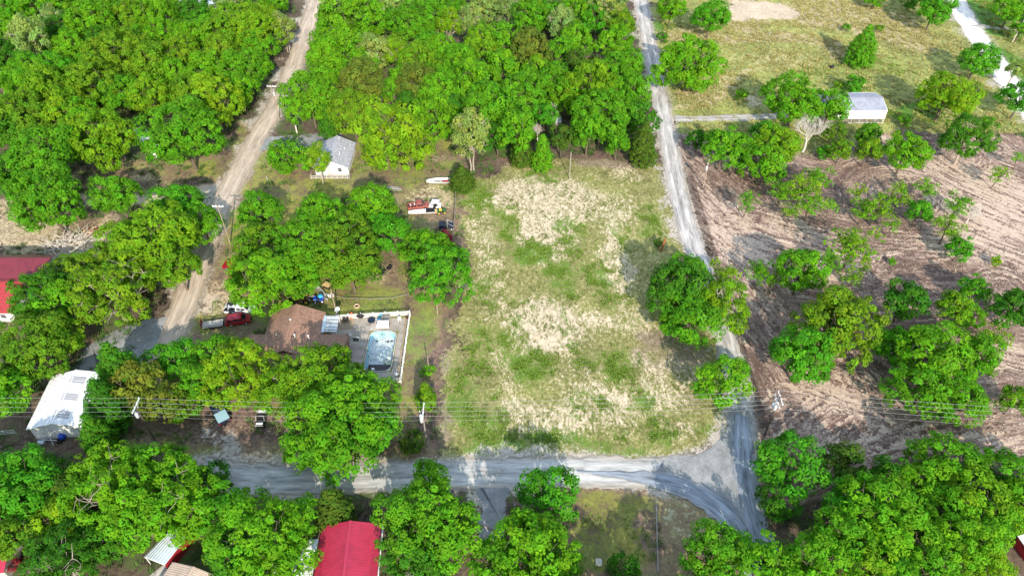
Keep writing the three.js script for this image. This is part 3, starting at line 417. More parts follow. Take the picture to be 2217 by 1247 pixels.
function plant(x, z, R, kind, tone, label, group, lift = 0) {
  const list = PROTO[kind], near = list.map((p, i) => [Math.abs(Math.log(R / p.R)) + rnd() * 0.22, i]).sort((a, b) => a[0] - b[0])[0][1], p = list[near];
  const s = R / p.R, vr = (rnd() * 3) | 0, key = kind + near + tone + vr; let o;
  if (made.has(key)) o = made.get(key).clone(); else {
    o = new THREE.Group(); if (p.crown) { const m = new THREE.Mesh(p.crown, TONE[tone][0][vr]); m.name = 'crown'; m.castShadow = m.receiveShadow = true; o.add(m); }
    const w = new THREE.Mesh(p.wood, kind === 'd' ? M.deadBark : tone === 'P' || kind === 't' || kind === 'h' ? M.paleBark : M.bark); w.name = p.crown ? 'trunk' : 'branches'; w.castShadow = w.receiveShadow = true; o.add(w); made.set(key, o);
  }
  o.name = numbered(NAME[kind]); o.userData = {}; tag(o, label, WORD[kind][1], group);
  o.position.set(x, 0, z); o.rotation.y = rr(0, 6.283); o.scale.set(s * rr(0.88, 1.12), s * (1 + lift) * rr(0.94, 1.06), s * rr(0.88, 1.12)); scene.add(o);
  PLANTED.push({ x, z, R }); return o;
}
// a crown seen with its middle at (px, py) and half its width rpx wide in the survey photograph
function tree(px, py, rpx, kind, tone, label, group, lift = 0) {
  let R = rpx / 10, hc = 6;
  for (let i = 0; i < 4; i++) { const p = PROTO[kind].reduce((a, b) => (Math.abs(Math.log(R / b.R)) < Math.abs(Math.log(R / a.R)) ? b : a)); hc = p.Hc * R / p.R * (1 + lift); R = rpx * depthAt(px, py, hc) / FOCAL; }
  const w = at(px, py, hc); return plant(w.x, w.z, R, kind, tone, label, group, lift);
}
const PLACE = { 'of the wood left of the dirt road': 'left wood by dirt road', 'of the wood between the two roads': 'wood between the roads', 'of the grove at the lower left': 'lower left grove', 'of the grove at the lower right': 'lower right grove' };
const full = (k, t, where) => `${TONE[t][1]} ${WORD[k][0]} ${where}`;
function grove(where, group, rows, lift = 0) { for (const r of rows) { const [x, y, rad0, k, t, own, more] = r; { const o = tree(x, y, rad0, k, t, own ?? full(k, t, where), own ? undefined : `${TONE[t][1]} ${WORD[k][0]}s ${group}`, more ?? lift); if (!own) o.userData.auto = { what: `${TONE[t][1]} ${k === 'o' ? 'tree' : WORD[k][0]}`, place: PLACE[group] ?? group }; } } }
// ---------- buildings ----------
function slab(pts, vec) {
  const p = [], n = pts.length, tri = (a, b, c) => p.push(a.x, a.y, a.z, b.x, b.y, b.z, c.x, c.y, c.z), low = pts.map((q) => q.clone().add(vec));
  for (let i = 1; i < n - 1; i++) { tri(pts[0], pts[i], pts[i + 1]); tri(low[0], low[i + 1], low[i]); }
  for (let i = 0; i < n; i++) { const j = (i + 1) % n; tri(pts[i], low[i], low[j]); tri(pts[i], low[j], pts[j]); }
  const g = new THREE.BufferGeometry(); g.setAttribute('position', new THREE.Float32BufferAttribute(p, 3));
  const e1 = pts[1].clone().sub(pts[0]).normalize(), nn = e1.clone().cross(pts[2].clone().sub(pts[0])).normalize(), e2 = nn.clone().cross(e1), uv = [];
  for (let i = 0; i < p.length; i += 3) { const q = V(p[i], p[i + 1], p[i + 2]).sub(pts[0]); uv.push(q.dot(e1), q.dot(e2)); }
  g.setAttribute('uv', new THREE.Float32BufferAttribute(uv, 2)); g.computeVertexNormals(); return g;
}
function windowOn(parent, c, dir, out, w, h, frameMat = M.trim) {   // c: middle of the opening on the wall face
  const a = dir.clone().normalize(), o = out.clone().normalize(), ry = Math.atan2(-a.z, a.x), P = (u, v, d) => c.clone().addScaledVector(a, u).add(V(0, v, 0)).addScaledVector(o, d);
  const bar = (u, v, bw, bh, d = 0.06) => { const q = P(u, v, d / 2); return bx(bw, bh, d, q.x, q.y, q.z, ry); };
  const f = part(parent, 'window', [bar(0, h / 2, w + 0.12, 0.08), bar(0, -h / 2, w + 0.12, 0.08), bar(-w / 2, 0, 0.07, h - 0.08), bar(w / 2, 0, 0.07, h - 0.08), bar(0, 0, w - 0.07, 0.05, 0.05)], frameMat);
  const q = P(0, 0, 0.012); part(f, 'pane', bx(w - 0.07, h - 0.08, 0.02, q.x, q.y, q.z, ry), M.glass);
}
// gabled volume from two ridge ends (metres, local to parent)
function gable(parent, { A, B, half, eave, ridge, over = 0.4, wall, roof, ribs = 0, halfB, walls = true, name = 'roof_slope', trim = true, wallBase = 0 }) {
  const a = B.clone().sub(A).setY(0).normalize(), n = V(-a.z, 0, a.x), at2 = (p, s, h) => V(p.x, h, p.z).addScaledVector(n, s);
  const hb = halfB ?? half;
  if (walls) {
    for (const [s, hh] of [[1, half], [-1, hb]]) part(parent, 'wall', slab([at2(A, s * hh, wallBase), at2(B, s * hh, wallBase), at2(B, s * hh, eave - 0.05), at2(A, s * hh, eave - 0.05)], n.clone().multiplyScalar(-s * 0.15)), wall);
    for (const [p, d] of [[A, 1], [B, -1]]) part(parent, 'wall', slab([at2(p, half - 0.153, wallBase), at2(p, half - 0.153, eave - 0.05), at2(p, 0, ridge - 0.12), at2(p, -hb + 0.153, eave - 0.05), at2(p, -hb + 0.153, wallBase)], a.clone().multiplyScalar(0.15 * d)), wall);
  }
  const A2 = A.clone().addScaledVector(a, -over), B2 = B.clone().addScaledVector(a, over), L = A2.distanceTo(B2);
  for (const [s, hh] of [[1, half], [-1, hb]]) {
    const drop = (ridge - eave) / hh * over, e = [at2(A2, 0, ridge), at2(B2, 0, ridge), at2(B2, s * (hh + over), eave - drop), at2(A2, s * (hh + over), eave - drop)];
    const sl = part(parent, name, slab(e, V(0, -0.09, 0)), roof);
    if (ribs) { const list = []; for (let d = ribs / 2; d < L; d += ribs) { const p = A2.clone().addScaledVector(a, d), q = p.clone().addScaledVector(a, 0.06); list.push(slab([at2(p, s * 0.05, ridge + 0.035), at2(q, s * 0.05, ridge + 0.035), at2(q, s * (hh + over), eave - drop + 0.035), at2(p, s * (hh + over), eave - drop + 0.035)], V(0, -0.034, 0))); } part(sl, 'roof_ribs', list, roof, stuff); }
  }
  if (trim) { const p = V(A2.x, ridge + 0.03, A2.z), q = V(B2.x, ridge + 0.03, B2.z), m = p.clone().add(q).multiplyScalar(0.5); part(parent, 'ridge_cap', bx(L, 0.06, 0.34, m.x, m.y, m.z, Math.atan2(-a.z, a.x)), roof); }
}
const local = (o, p) => p.clone().sub(o.position);
{ // brown shingled house
  const h = thing('brown_house', 'brown shingled house beside the swimming pool', 'house', V(-38.5, 0, -86));
  const L = (x, z) => V(x + 38.5, 0, z + 86);
  gable(h, { A: L(-46.6, -84.5), B: L(-29.3, -84.5), half: 4.2, eave: 2.7, ridge: 4.5, over: 0.35, wall: M.brickWall, roof: M.brownShingle });
  gable(h, { A: L(-39.1, -94.0), B: L(-39.1, -83.5), half: 4.6, eave: 2.85, ridge: 4.85, over: 0.35, wall: M.brickWall, roof: M.brownShingle });
  for (const [px, py, hh] of [[628, 694, 4.6], [599, 727, 3.5], [637, 727, 4.8], [667, 729, 3.9]]) { const p = at(px, py, hh).sub(h.position); part(h, 'roof_vent', [cy(0.1, 0.1, 0.9, p.x, p.y - 0.2, p.z, 10), cy(0.17, 0.17, 0.06, p.x, p.y + 0.28, p.z, 10)], M.trim); }
  for (const x of [-36.5, -33]) windowOn(h, L(x + 5, -88.7).setY(1.5), V(1, 0, 0), V(0, 0, -1), 1.2, 1.1);
  for (const z of [-92, -90]) windowOn(h, L(-34.5, z).setY(1.5), V(0, 0, 1), V(1, 0, 0), 1.1, 1.1);
  for (const x of [-44, -38, -33]) windowOn(h, L(x, -80.3).setY(1.5), V(1, 0, 0), V(0, 0, 1), 1.4, 1.2);
  part(h, 'door', bx(0.95, 2.05, 0.06, L(-40.8, 0).x, 1.03, L(0, -80.26).z), M.whitePaint);
}
{ // patio cover of loose metal sheets
  const c = ['734,683', '728,719', '694,719', '701,683'].map((s) => at(...s.split(',').map(Number), 2.75)), m = c[0].clone().add(c[2]).multiplyScalar(0.5).setY(0);
  const t = thing('patio_cover', 'silver metal sheet patio cover at the corner of the brown roof', 'patio cover', m), P = c.map((q) => local(t, q));
  const mixp = (u, v) => P[3].clone().lerp(P[0], u).lerp(P[2].clone().lerp(P[1], u), v);
  const sh = [0.0, 0.09, 0.2, 0.31, 0.44, 0.56, 0.68, 0.8, 0.9, 1];
  for (let i = 0; i < 9; i++) { const v0 = sh[i] + 0.012, v1 = sh[i + 1] - (i === 3 || i === 7 ? 0.045 : 0.012), lift = 0.03 * (i % 3); part(t, 'roof_sheet', slab([mixp(0.2, v0), mixp(1, v0), mixp(1, v1), mixp(0.2, v1)].map((q) => q.setY(2.75 + lift)), V(0, -0.03, 0)), i % 2 ? M.whiteRoof : M.aluminium); }
  part(t, 'gutter', slab([mixp(0, 0), mixp(0.18, 0), mixp(0.18, 1), mixp(0, 1)], V(0, -0.08, 0)), M.bluish);
  for (const [u, v] of [[0.06, 0.04], [0.95, 0.04], [0.95, 0.96], [0.06, 0.96]]) { const q = mixp(u, v); part(t, 'post', bx(0.1, 2.64, 0.1, q.x, 1.32, q.z), M.whitePaint); }
}
{ // white house with grey roof
  const h = thing('white_house', 'white house with grey gabled roof beside the dome shaped tree', 'house', V(-41.5, 0, -146)); const L = (x, z) => V(x + 41.5, 0, z + 146);
  gable(h, { A: L(-41.5, -150.9), B: L(-41.5, -141), half: 3.8, eave: 2.5, ridge: 4.3, over: 0.35, wall: M.whiteWall, roof: M.greyShingle });
  for (const [x, w] of [[-39.6, 0.9], [-43.4, 0.9]]) windowOn(h, L(x, -140.97).setY(1.6), V(1, 0, 0), V(0, 0, 1), w, 1.0);
  part(h, 'vent_panel', bx(0.7, 0.25, 0.05, 0.9, 3.1, 5.02), M.greyRoof);
  part(h, 'door', bx(0.9, 2.05, 0.06, -0.6, 1.03, 5.02), M.creamWall);
  for (const [x, z, y] of [[-40.8, -150, 4.35], [-39.9, -144.5, 3.85], [-39.2, -147, 3.5]]) { const q = L(x, z); part(h, 'roof_vent', [cy(0.16, 0.16, 0.5, q.x, y, q.z, 10), cy(0.22, 0.05, 0.15, q.x, y + 0.3, q.z, 10)], M.galv); }
  part(h, 'porch_floor', bx(9.2, 0.3, 1.1, -0.4, 0.15, 5.75), M.greyWood);
  const f = thing('porch_railing', 'cream wooden railing in front of the white house', 'railing', V(-42, 0, -139.7));
  for (let i = 0; i < 8; i++) part(f, 'post', bx(0.1, 0.95, 0.1, -4.2 + i * 1.2, 0.475, 0), M.creamWall);
  for (const y of [0.4, 0.9]) part(f, 'rail', bx(8.5, 0.07, 0.09, 0, y, 0.102), M.creamWall);
  for (const x of [-4.2, 4.2]) part(f, 'side_rail', bx(0.09, 0.09, 0.9, x, 0.9, -0.52), M.creamWall);
}
{ // metal garage with open skirt
  const h = thing('metal_garage', 'grey roofed white metal garage at the end of the gravel driveway', 'garage', V(86, 0, -168)); const L = (x, z) => V(x - 86, 0, z + 168);
  gable(h, { A: L(78, -168), B: L(93.8, -168), half: 4.3, eave: 3.7, ridge: 4.75, over: 0.12, walls: false, wall: M.whiteWall, roof: M.greyRoof });
  for (const s of [-1, 1]) { part(h, 'side_panel', bx(15.7, 2.45, 0.06, 0, 2.42, s * 4.28), M.whiteWall); part(h, 'eave_trim', bx(15.9, 0.12, 0.08, 0, 3.62, s * 4.47), M.trim); part(h, 'base_rail', bx(15.7, 0.1, 0.1, 0, 0.06, s * 4.28), M.galv); }
  for (let i = 0; i < 9; i++) for (const s of [-1, 1]) part(h, 'post', bx(0.09, 3.6, 0.09, -7.8 + i * 1.95, 1.8, s * 4.2), M.galv);
  for (const x of [-7.96, 7.96]) for (const s of [-1, 1]) { const a = V(x, 4.78, 0), b = V(x, 3.66, s * 4.45); part(h, 'rake_trim', rod(a, b, 0.1, 0.1, 4), M.trim); part(h, 'corner_trim', bx(0.1, 3.6, 0.12, x, 1.8, s * 4.4), M.trim); }
  part(h, 'floor', bx(15.6, 0.1, 8.3, 0, 0.05, 0), M.concrete);
}
{ // white barn
  const A = at(164, 801, 4.2), B = at(110, 918, 4.2), m = A.clone().add(B).multiplyScalar(0.5).setY(0), h = thing('white_barn', 'white ribbed metal barn with three skylight strips', 'barn', m);
  const a = B.clone().sub(A).setY(0).normalize(), n = V(-a.z, 0, a.x); A.addScaledVector(a, 0.3); B.addScaledVector(a, -0.3);
  gable(h, { A: local(h, A.setY(0)), B: local(h, B.setY(0)), half: 4.15, eave: 3.15, ridge: 4.25, over: 0.3, wall: M.whiteWall, roof: M.whiteRoof, ribs: 0.4 });
  for (const [px, py] of [[168, 824], [151, 861], [133, 899]]) { const c = local(h, at(px, py, 3.85)), s = n.x > 0 ? 1 : -1, out = n.clone().multiplyScalar(s), sl = 1.1 / 4.15;
    for (const k of [-1, 0, 1]) { const p = (u, v) => c.clone().addScaledVector(a, u + k * 0.48).addScaledVector(out, v).add(V(0, 0, 0)).setY(4.25 - sl * (c.clone().addScaledVector(a, u + k * 0.48).addScaledVector(out, v).dot(out) - local(h, A).dot(out)) + 0.05); part(h, 'skylight', slab([p(-0.17, -1.1), p(0.17, -1.1), p(0.17, 1.1), p(-0.17, 1.1)], V(0, -0.04, 0)), M.skylight); } }
}
{ // red roofed house at the left edge
  const h = thing('red_roofed_house', 'house with dark red upper roof and bright red porch roof', 'house', V(-97, 0, -101)); const L = (x, y, z) => V(x + 97, y, z + 101);
  const xe = -87.8, xw = -106;
  part(h, 'roof_slope', slab([L(xw, 6.6, -105), L(xe, 6.6, -105), L(-90.4, 4.3, -101.7), L(xw, 4.3, -101.7)], V(0, -0.12, 0)), M.redDark);
  part(h, 'roof_slope', slab([L(xw, 6.6, -105), L(xe, 6.6, -105), L(-89.4, 4.3, -108.4), L(xw, 4.3, -108.4)], V(0, -0.12, 0)), M.redDark);
  part(h, 'fascia', slab([L(xw, 4.2, -101.6), L(-91.3, 4.2, -101.6), L(-91.3, 3.75, -101.4), L(xw, 3.75, -101.4)], V(0, 0, -0.1)), M.maroon);
  part(h, 'roof_slope', slab([L(xw, 3.9, -101.3), L(-91.9, 3.9, -101.3), L(-91.9, 2.7, -94.1), L(xw, 2.7, -94.1)], V(0, -0.1, 0)), M.redRoof);
  const ribs = []; for (let x = xw + 0.3; x < -92; x += 0.6) ribs.push(slab([L(x, 3.93, -101.3), L(x + 0.05, 3.93, -101.3), L(x + 0.05, 2.73, -94.1), L(x, 2.73, -94.1)], V(0, -0.028, 0))); part(h, 'roof_ribs', ribs, M.redRoof, stuff);
  part(h, 'wall', slab([L(-90.2, 0, -108), L(-90.2, 4.2, -108), L(-90.2, 6.35, -105), L(-90.2, 4.2, -101.9), L(-90.2, 0, -101.9)], V(-0.2, 0, 0)), M.whiteWall);
  part(h, 'wall', slab([L(-92.2, 0, -101.8), L(-92.2, 3.6, -101.1), L(-92.2, 2.55, -94.7), L(-92.2, 0, -94.7)], V(-0.2, 0, 0)), M.whiteWall);
  part(h, 'wall', bx(13.6, 2.5, 0.2, L(-99.2, 0, 0).x, 1.25, L(0, 0, -94.6).z), M.whiteWall);
  part(h, 'wall', bx(15.6, 4.2, 0.2, L(-98.2, 0, 0).x, 2.1, L(0, 0, -108).z), M.whiteWall);
  for (const x of [-94, -97, -101]) windowOn(h, L(x, 1.5, -94.49), V(1, 0, 0), V(0, 0, 1), 1.1, 1.0);
}
{ // red metal roof at the bottom edge, with its pale lean-to
  const h = thing('red_metal_building', 'building with pinkish red ribbed metal roof at the bottom edge', 'building', V(-22.6, 0, -46)), L = (x, z) => V(x + 22.6, 0, z + 46);
  gable(h, { A: L(-22.75, -51.8), B: L(-22.2, -38.5), half: 4.0, eave: 3.05, ridge: 4.2, over: 0.25, wall: M.creamWall, roof: M.pinkRed, ribs: 0.29 });
  windowOn(h, V(4.2, 1.6, -2), V(0, 0, 1), V(1, 0, 0), 1.1, 1);
  part(h, 'gutter', bx(0.14, 0.12, 13.6, 4.55, 2.95, 0.9, 0.04), M.trim);
  const t = thing('lean_to_roof', 'white ribbed lean-to roof attached left of the red metal roof', 'lean-to', V(-30.5, 0, -43.5)), Q = (x, y, z) => V(x + 30.5, y, z + 43.5);
  part(t, 'roof_slope', slab([Q(-27.15, 2.85, -50), Q(-26.75, 2.85, -37), Q(-34.2, 2.35, -37), Q(-34.6, 2.35, -50)], V(0, -0.08, 0)), M.whiteRoof);
  const ribs = []; for (let z = -49.7; z < -37; z += 0.32) ribs.push(slab([Q(-27.1 + (z + 50) * 0.03, 2.885, z), Q(-27.1 + (z + 50) * 0.03, 2.885, z + 0.06), Q(-34.55 + (z + 50) * 0.03, 2.385, z + 0.06), Q(-34.55 + (z + 50) * 0.03, 2.385, z)], V(0, -0.03, 0))); part(t, 'roof_ribs', ribs, M.whiteRoof, stuff);
  for (const z of [-49.6, -45, -40.5, -37.4]) part(t, 'post', bx(0.12, 2.28, 0.12, -3.8, 1.14, z + 43.5), M.trim);
  const d = thing('plank_deck', 'grey weathered plank deck right of the red metal roof', 'deck', at(890, 1235).setY(0));
  for (let i = 0; i < 9; i++) part(d, 'plank', bx(0.2, 0.06, 6.4, -0.95 + i * 0.23, 0.42 + rr(-0.01, 0.01), 0.8, 0.02), M.greyWood);
  for (const x of [-1.06, 1.0]) for (const z of [-2.2, 0.8, 3.6]) part(d, 'post', bx(0.1, 1.2, 0.1, x, 0.6, z), M.greyWood);
  for (const x of [-1.06, 1.0]) part(d, 'rail', bx(0.12, 0.06, 6.2, x, 1.24, 0.8), M.greyWood);
}
{ // steel carport with red side, tan roof beside it
  const c = [[310, 1205], [355, 1222], [412, 1150], [372, 1140]].map(([x, y]) => at(x, y, 2.5)), m = c[0].clone().add(c[2]).multiplyScalar(0.5).setY(0), t = thing('steel_carport', 'pale blue ribbed steel carport with red side wall', 'carport', m);
  const [a, b, e, f] = c.map((q) => local(t, q)), P = (u, v, y) => a.clone().lerp(b, u).lerp(f.clone().lerp(e, u), v).setY(y), arc = (u) => 2.35 + 0.3 * Math.sin(u * Math.PI);
  for (let i = 0; i < 8; i++) { const u0 = i / 8, u1 = (i + 1) / 8; part(t, 'roof_sheet', slab([P(u0, 0, arc(u0)), P(u1, 0, arc(u1)), P(u1, 1, arc(u1)), P(u0, 1, arc(u0))], V(0, -0.04, 0)), M.bluish); part(t, 'roof_rib', slab([P(u1 - 0.025, 0, arc(u1) + 0.04), P(u1, 0, arc(u1) + 0.04), P(u1, 1, arc(u1) + 0.04), P(u1 - 0.025, 1, arc(u1) + 0.04)], V(0, -0.035, 0)), M.whiteRoof); }
  part(t, 'side_wall', slab([P(0.99, 0, 0.02), P(0.99, 1, 0.02), P(0.99, 1, 2.3), P(0.99, 0, 2.3)], V(-0.06, 0, 0)), M.redWall);
  for (const v of [0.02, 0.5, 0.98]) for (const u of [0.02, 0.96]) { const q = P(u, v, 0); part(t, 'post', bx(0.09, 2.3, 0.09, q.x, 1.15, q.z), M.trim); }
  part(t, 'end_bow', slab([P(0, 0.0, 2.33), P(0.5, 0.0, 2.62), P(1, 0, 2.33), P(1, 0.005, 2.16), P(0.5, 0.005, 2.45), P(0, 0.005, 2.16)], V(0.02, 0, 0.06)), M.whitePaint);
  const g = thing('tan_roofed_shed', 'shed with tan ribbed roof at the bottom edge below the carport', 'shed', V(-44, 0, -42)); const A = at(420, 1226, 3.3), d = V(-0.3, 0, 1).normalize();
  gable(g, { A: local(g, A.clone().setY(0)).addScaledVector(d, 0.4), B: local(g, A.clone().setY(0)).addScaledVector(d, 8), half: 3.4, halfB: 3.3, eave: 2.6, ridge: 3.3, over: 0.3, wall: M.creamWall, roof: M.tanRoof, ribs: 0.3 });
  part(scene, 'concrete_path', slab([at(322, 1247), at(355, 1222), at(372, 1232), at(345, 1275), at(310, 1275)].map((q) => q.setY(0.06)), V(0, -0.08, 0)), M.concretePale).userData.kind = 'structure';
}
{ const h = thing('small_red_roof_shed', 'small shed with pinkish red roof at the lower left edge', 'shed', at(10, 1222).setY(0)); gable(h, { A: V(-5, 0, 0.3), B: V(1.6, 0, -0.2), half: 2.3, eave: 2.4, ridge: 3.2, over: 0.2, wall: M.creamWall, roof: M.pinkRed, ribs: 0.3 });
  const g = thing('dark_red_shed', 'dark red shed with pale roof at the lower right edge', 'shed', at(2226, 1205).setY(0)); gable(g, { A: V(0.6, 0, -2.2), B: V(1.6, 0, 3.2), half: 1.9, eave: 2.2, ridge: 2.7, over: 0.15, wall: M.redWall, roof: M.whiteRoof });
  const w = thing('white_roofed_building', 'building with bright white roof among trees at the top left', 'building', at(462, 22).setY(0)); gable(w, { A: V(-10, 0, -3), B: V(6, 0, -3), half: 5.2, eave: 3, ridge: 4.1, over: 0.2, wall: M.creamWall, roof: M.whiteRoof, ribs: 0.6 });
  const k = thing('grey_roofed_shed', 'small grey roofed shed hidden beside the dirt road at the top', 'shed', at(602, 56).setY(0)); gable(k, { A: V(-2, 0, 0), B: V(2, 0, 0), half: 1.7, eave: 2.3, ridge: 3, over: 0.2, wall: M.greyWood, roof: M.greyRoof });
  const s = thing('pale_shed', 'pale shed roof under the twisted dead tree at the wood front', 'shed', at(1198, 272).setY(0)); gable(s, { A: V(-1.8, 0, 0), B: V(1.8, 0, 0), half: 1.5, eave: 2, ridge: 2.5, over: 0.15, wall: M.greyWood, roof: M.aluminium });
}
function camper(name, label, a, b, width) {   // a, b: ends of the roof's middle line at 2.9 m
  const m = a.clone().add(b).multiplyScalar(0.5).setY(0), len = a.distanceTo(b), t = thing(name, label, 'camper', m, Math.atan2(-(b.z - a.z), b.x - a.x));
  part(t, 'body', prof([[-len / 2, 0.55], [len / 2 - 0.25, 0.55], [len / 2, 1.2], [len / 2 - 0.15, 2.75], [len / 2 - 0.4, 2.85], [-len / 2 + 0.2, 2.85], [-len / 2, 2.7]], width, 0.06), M.whitePaint);
  part(t, 'roof', bx(len - 0.6, 0.05, width - 0.25, 0, 2.88, 0), M.concretePale);
  for (const [x, c] of [[-len * 0.28, M.dark], [0, M.galv], [len * 0.2, M.dark]]) part(t, 'roof_vent', bx(0.45, 0.16, 0.45, x, 2.97, 0.15), c);
  for (const s of [-1, 1]) { for (const x of [-0.3, 0.05, 0.3]) part(t, 'window', bx(1.1, 0.6, 0.04, x * len, 1.95, s * (width / 2 + 0.012)), M.glass); part(t, 'stripe', bx(len - 0.8, 0.22, 0.03, 0, 1.15, s * (width / 2 + 0.008)), M.tealCover); for (const x of [-0.05, 0.08]) { const w = part(t, 'wheel', new THREE.CylinderGeometry(0.36, 0.36, 0.24, 16).rotateX(Math.PI / 2).translate(x * len, 0.36, s * (width / 2 - 0.1)), M.tyre); part(w, 'rim', new THREE.CylinderGeometry(0.2, 0.2, 0.26, 12).rotateX(Math.PI / 2).translate(x * len, 0.36, s * (width / 2 - 0.1)), M.rim); } }
  part(t, 'door', bx(0.7, 1.8, 0.05, len * 0.18, 1.55, width / 2 + 0.02), M.whiteWall);
}
camper('camper', 'weathered white camper half hidden under the broad tree', at(297, 275, 2.9), at(336, 322, 2.9), 2.5);
camper('camper_trailer', 'grey camper roof peeking from the trees at the left edge', at(25, 149, 2.9), at(62, 151, 2.9), 2.5);

// ---------- pool and terrace ----------
{
  const t = thing('swimming_pool', 'rounded oblong swimming pool with murky water behind the brown house', 'pool', V((POOL.x0 + POOL.x1) / 2, 0, (POOL.z0 + POOL.z1) / 2)); const c = t.position;
  const outline = (x0, x1, z0, z1, r) => { const s = new THREE.Shape(); s.moveTo(x0 + r, -z1); s.lineTo(x1 - r, -z1); s.absarc(x1 - r, -z1 + r, r, -Math.PI / 2, 0); s.lineTo(x1, -z0 - r); s.absarc(x1 - r, -z0 - r, r, 0, Math.PI / 2); s.lineTo(x0 + r, -z0); s.absarc(x0 + r, -z0 - r, r, Math.PI / 2, Math.PI); s.lineTo(x0, -z1 + r); s.absarc(x0 + r, -z1 + r, r, Math.PI, Math.PI * 1.5); return s; };
  const hw = (POOL.x1 - POOL.x0) / 2, hl = (POOL.z1 - POOL.z0) / 2, inner = outline(-hw, hw, -hl, hl, 1.5), pts = inner.getPoints(14);
  const floorY = (z) => -0.95 - 1.1 * ss(z, -1, hl * 0.75), wallG = [], pos = [], uv = [];
  for (let i = 0; i < pts.length - 1; i++) { const a = pts[i], b = pts[i + 1], k = 0.9, q = [[a.x, 0.1, -a.y], [b.x, 0.1, -b.y], [b.x * k, floorY(-b.y), -b.y * k], [a.x * k, floorY(-a.y), -a.y * k]]; for (const j of [0, 1, 2, 0, 2, 3]) { pos.push(...q[j]); uv.push(q[j][0], q[j][2]); } }
  const wg = new THREE.BufferGeometry(); wg.setAttribute('position', new THREE.Float32BufferAttribute(pos, 3)); wg.setAttribute('uv', new THREE.Float32BufferAttribute(uv, 2)); wg.computeVertexNormals();
  const stainTex = madeTex(256, 256, (x, y, o) => { const n = smp(NB, x, y, NT), m = smp(NC, x, y, NT), v = 0.82 + 0.4 * (n - 0.5), d = ss(m + (n - 0.5) * 0.6, 0.78, 0.95); o[0] = (0.62 * v) * (1 - d) + 0.2 * d; o[1] = (0.7 * v) * (1 - d) + 0.17 * d; o[2] = (0.71 * v) * (1 - d) + 0.13 * d; }); stainTex.repeat.set(0.16, 0.16);
  part(t, 'wall', wg, std(C(0.27, 0.5, 0.62), 0.5, 0, { side: THREE.DoubleSide }));
  const fg = new THREE.PlaneGeometry(hw * 1.8, hl * 1.8, 20, 30).rotateX(-Math.PI / 2), fp = fg.attributes.position; for (let i = 0; i < fp.count; i++) { fp.setY(i, floorY(fp.getZ(i) / 0.9) + 0.002); fg.attributes.uv.setXY(i, fp.getX(i), fp.getZ(i)); } fg.computeVertexNormals();
  part(t, 'floor', fg, std(C(1, 1, 1), 0.6, 0, { map: stainTex }));
  const ring = outline(-hw - 0.15, hw + 0.15, -hl - 0.15, hl + 0.15, 1.63); ring.holes.push(new THREE.Path(pts.slice().reverse()));
  part(t, 'coping', new THREE.ExtrudeGeometry(ring, { depth: 0.06, bevelEnabled: false, curveSegments: 14 }).rotateX(-Math.PI / 2).translate(0, 0.085, 0), M.concretePale);
  const ws = outline(-hw * 0.86, hw * 0.86, 0.2, hl * 0.88, 1.0); part(t, 'water', new THREE.ShapeGeometry(ws, 12).rotateX(-Math.PI / 2).translate(0, -1.72, 0), std(C(0.02, 0.018, 0.015), 0.06));
  for (const [x, z, r] of [[0.75, -3.1, 0.42], [1.55, -3.2, 0.25], [-1.1, -3.2, 0.2]]) { const pts2 = []; for (let i = 0; i < 26; i++) { const a = rr(0, 6.28), q = r * Math.sqrt(rnd()); pts2.push(bx(rr(0.05, 0.16), 0.02, rr(0.05, 0.14), x + Math.cos(a) * q, -0.93, z + Math.sin(a) * q * 0.7, rr(0, 3))); } part(t, 'leaf_debris', pts2, M.stain, stuff); }
  part(t, 'ladder', [rod(V(-0.9, -0.6, hl - 0.35), V(-0.9, 0.7, hl - 0.1), 0.025), rod(V(-0.45, -0.6, hl - 0.35), V(-0.45, 0.7, hl - 0.1), 0.025), bx(0.5, 0.04, 0.3, -0.67, 0.5, hl - 0.2), bx(0.5, 0.04, 0.25, -0.67, 0.15, hl - 0.3)], M.trim);
  // terrace slabs round the pool
  const d = thing('pool_terrace', 'concrete slab terrace around the swimming pool', 'terrace', V(c.x, 0, c.z));
  const X0 = -33.2 - c.x, X1 = -19.1 - c.x, Z0 = -95.4 - c.z, Z1 = -80.6 - c.z, gap = 0.03, xi = [X0, -29.4 - c.x, -hw - 0.24, hw + 0.24, hw + 1.25, X1];
  const side = []; for (let z = Z0; z < Z1 - 0.5; z += 1.98) side.push([z, Math.min(Z1, z + 1.98)]);
  const piece = (a, b, e, f, m, n = 'slab') => part(d, n, bx(b - a - gap, 0.09, f - e - gap, (a + b) / 2, 0.045 + rr(-0.006, 0.006), (e + f) / 2), m);
  for (const [e, f] of side) { piece(xi[3], xi[4], e, f, M.concrete); piece(xi[1], xi[2], e, f, M.concrete); }
  piece(xi[0], xi[1], Z0 + 3.0, Z0 + 7.4, M.concrete); piece(xi[0], xi[1], Z0 + 7.4, Z1, M.concrete);
  piece(xi[2], 0, Z0, -hl - 0.24, M.concretePale); piece(0, xi[3], Z0, -hl - 0.24, M.concrete); piece(xi[2], xi[3], hl + 0.24, Z1, M.concrete);
  const bed = madeTex(256, 256, (x, y, o) => { const n = smp(NC, x * 2, y * 2, NT), v = 0.55 + 0.9 * n; o[0] = 0.31 * v; o[1] = 0.235 * v; o[2] = 0.155 * v; }); bed.repeat.set(0.25, 0.25); const bedM = std(C(1, 1, 1), 1, 0, { map: bed });
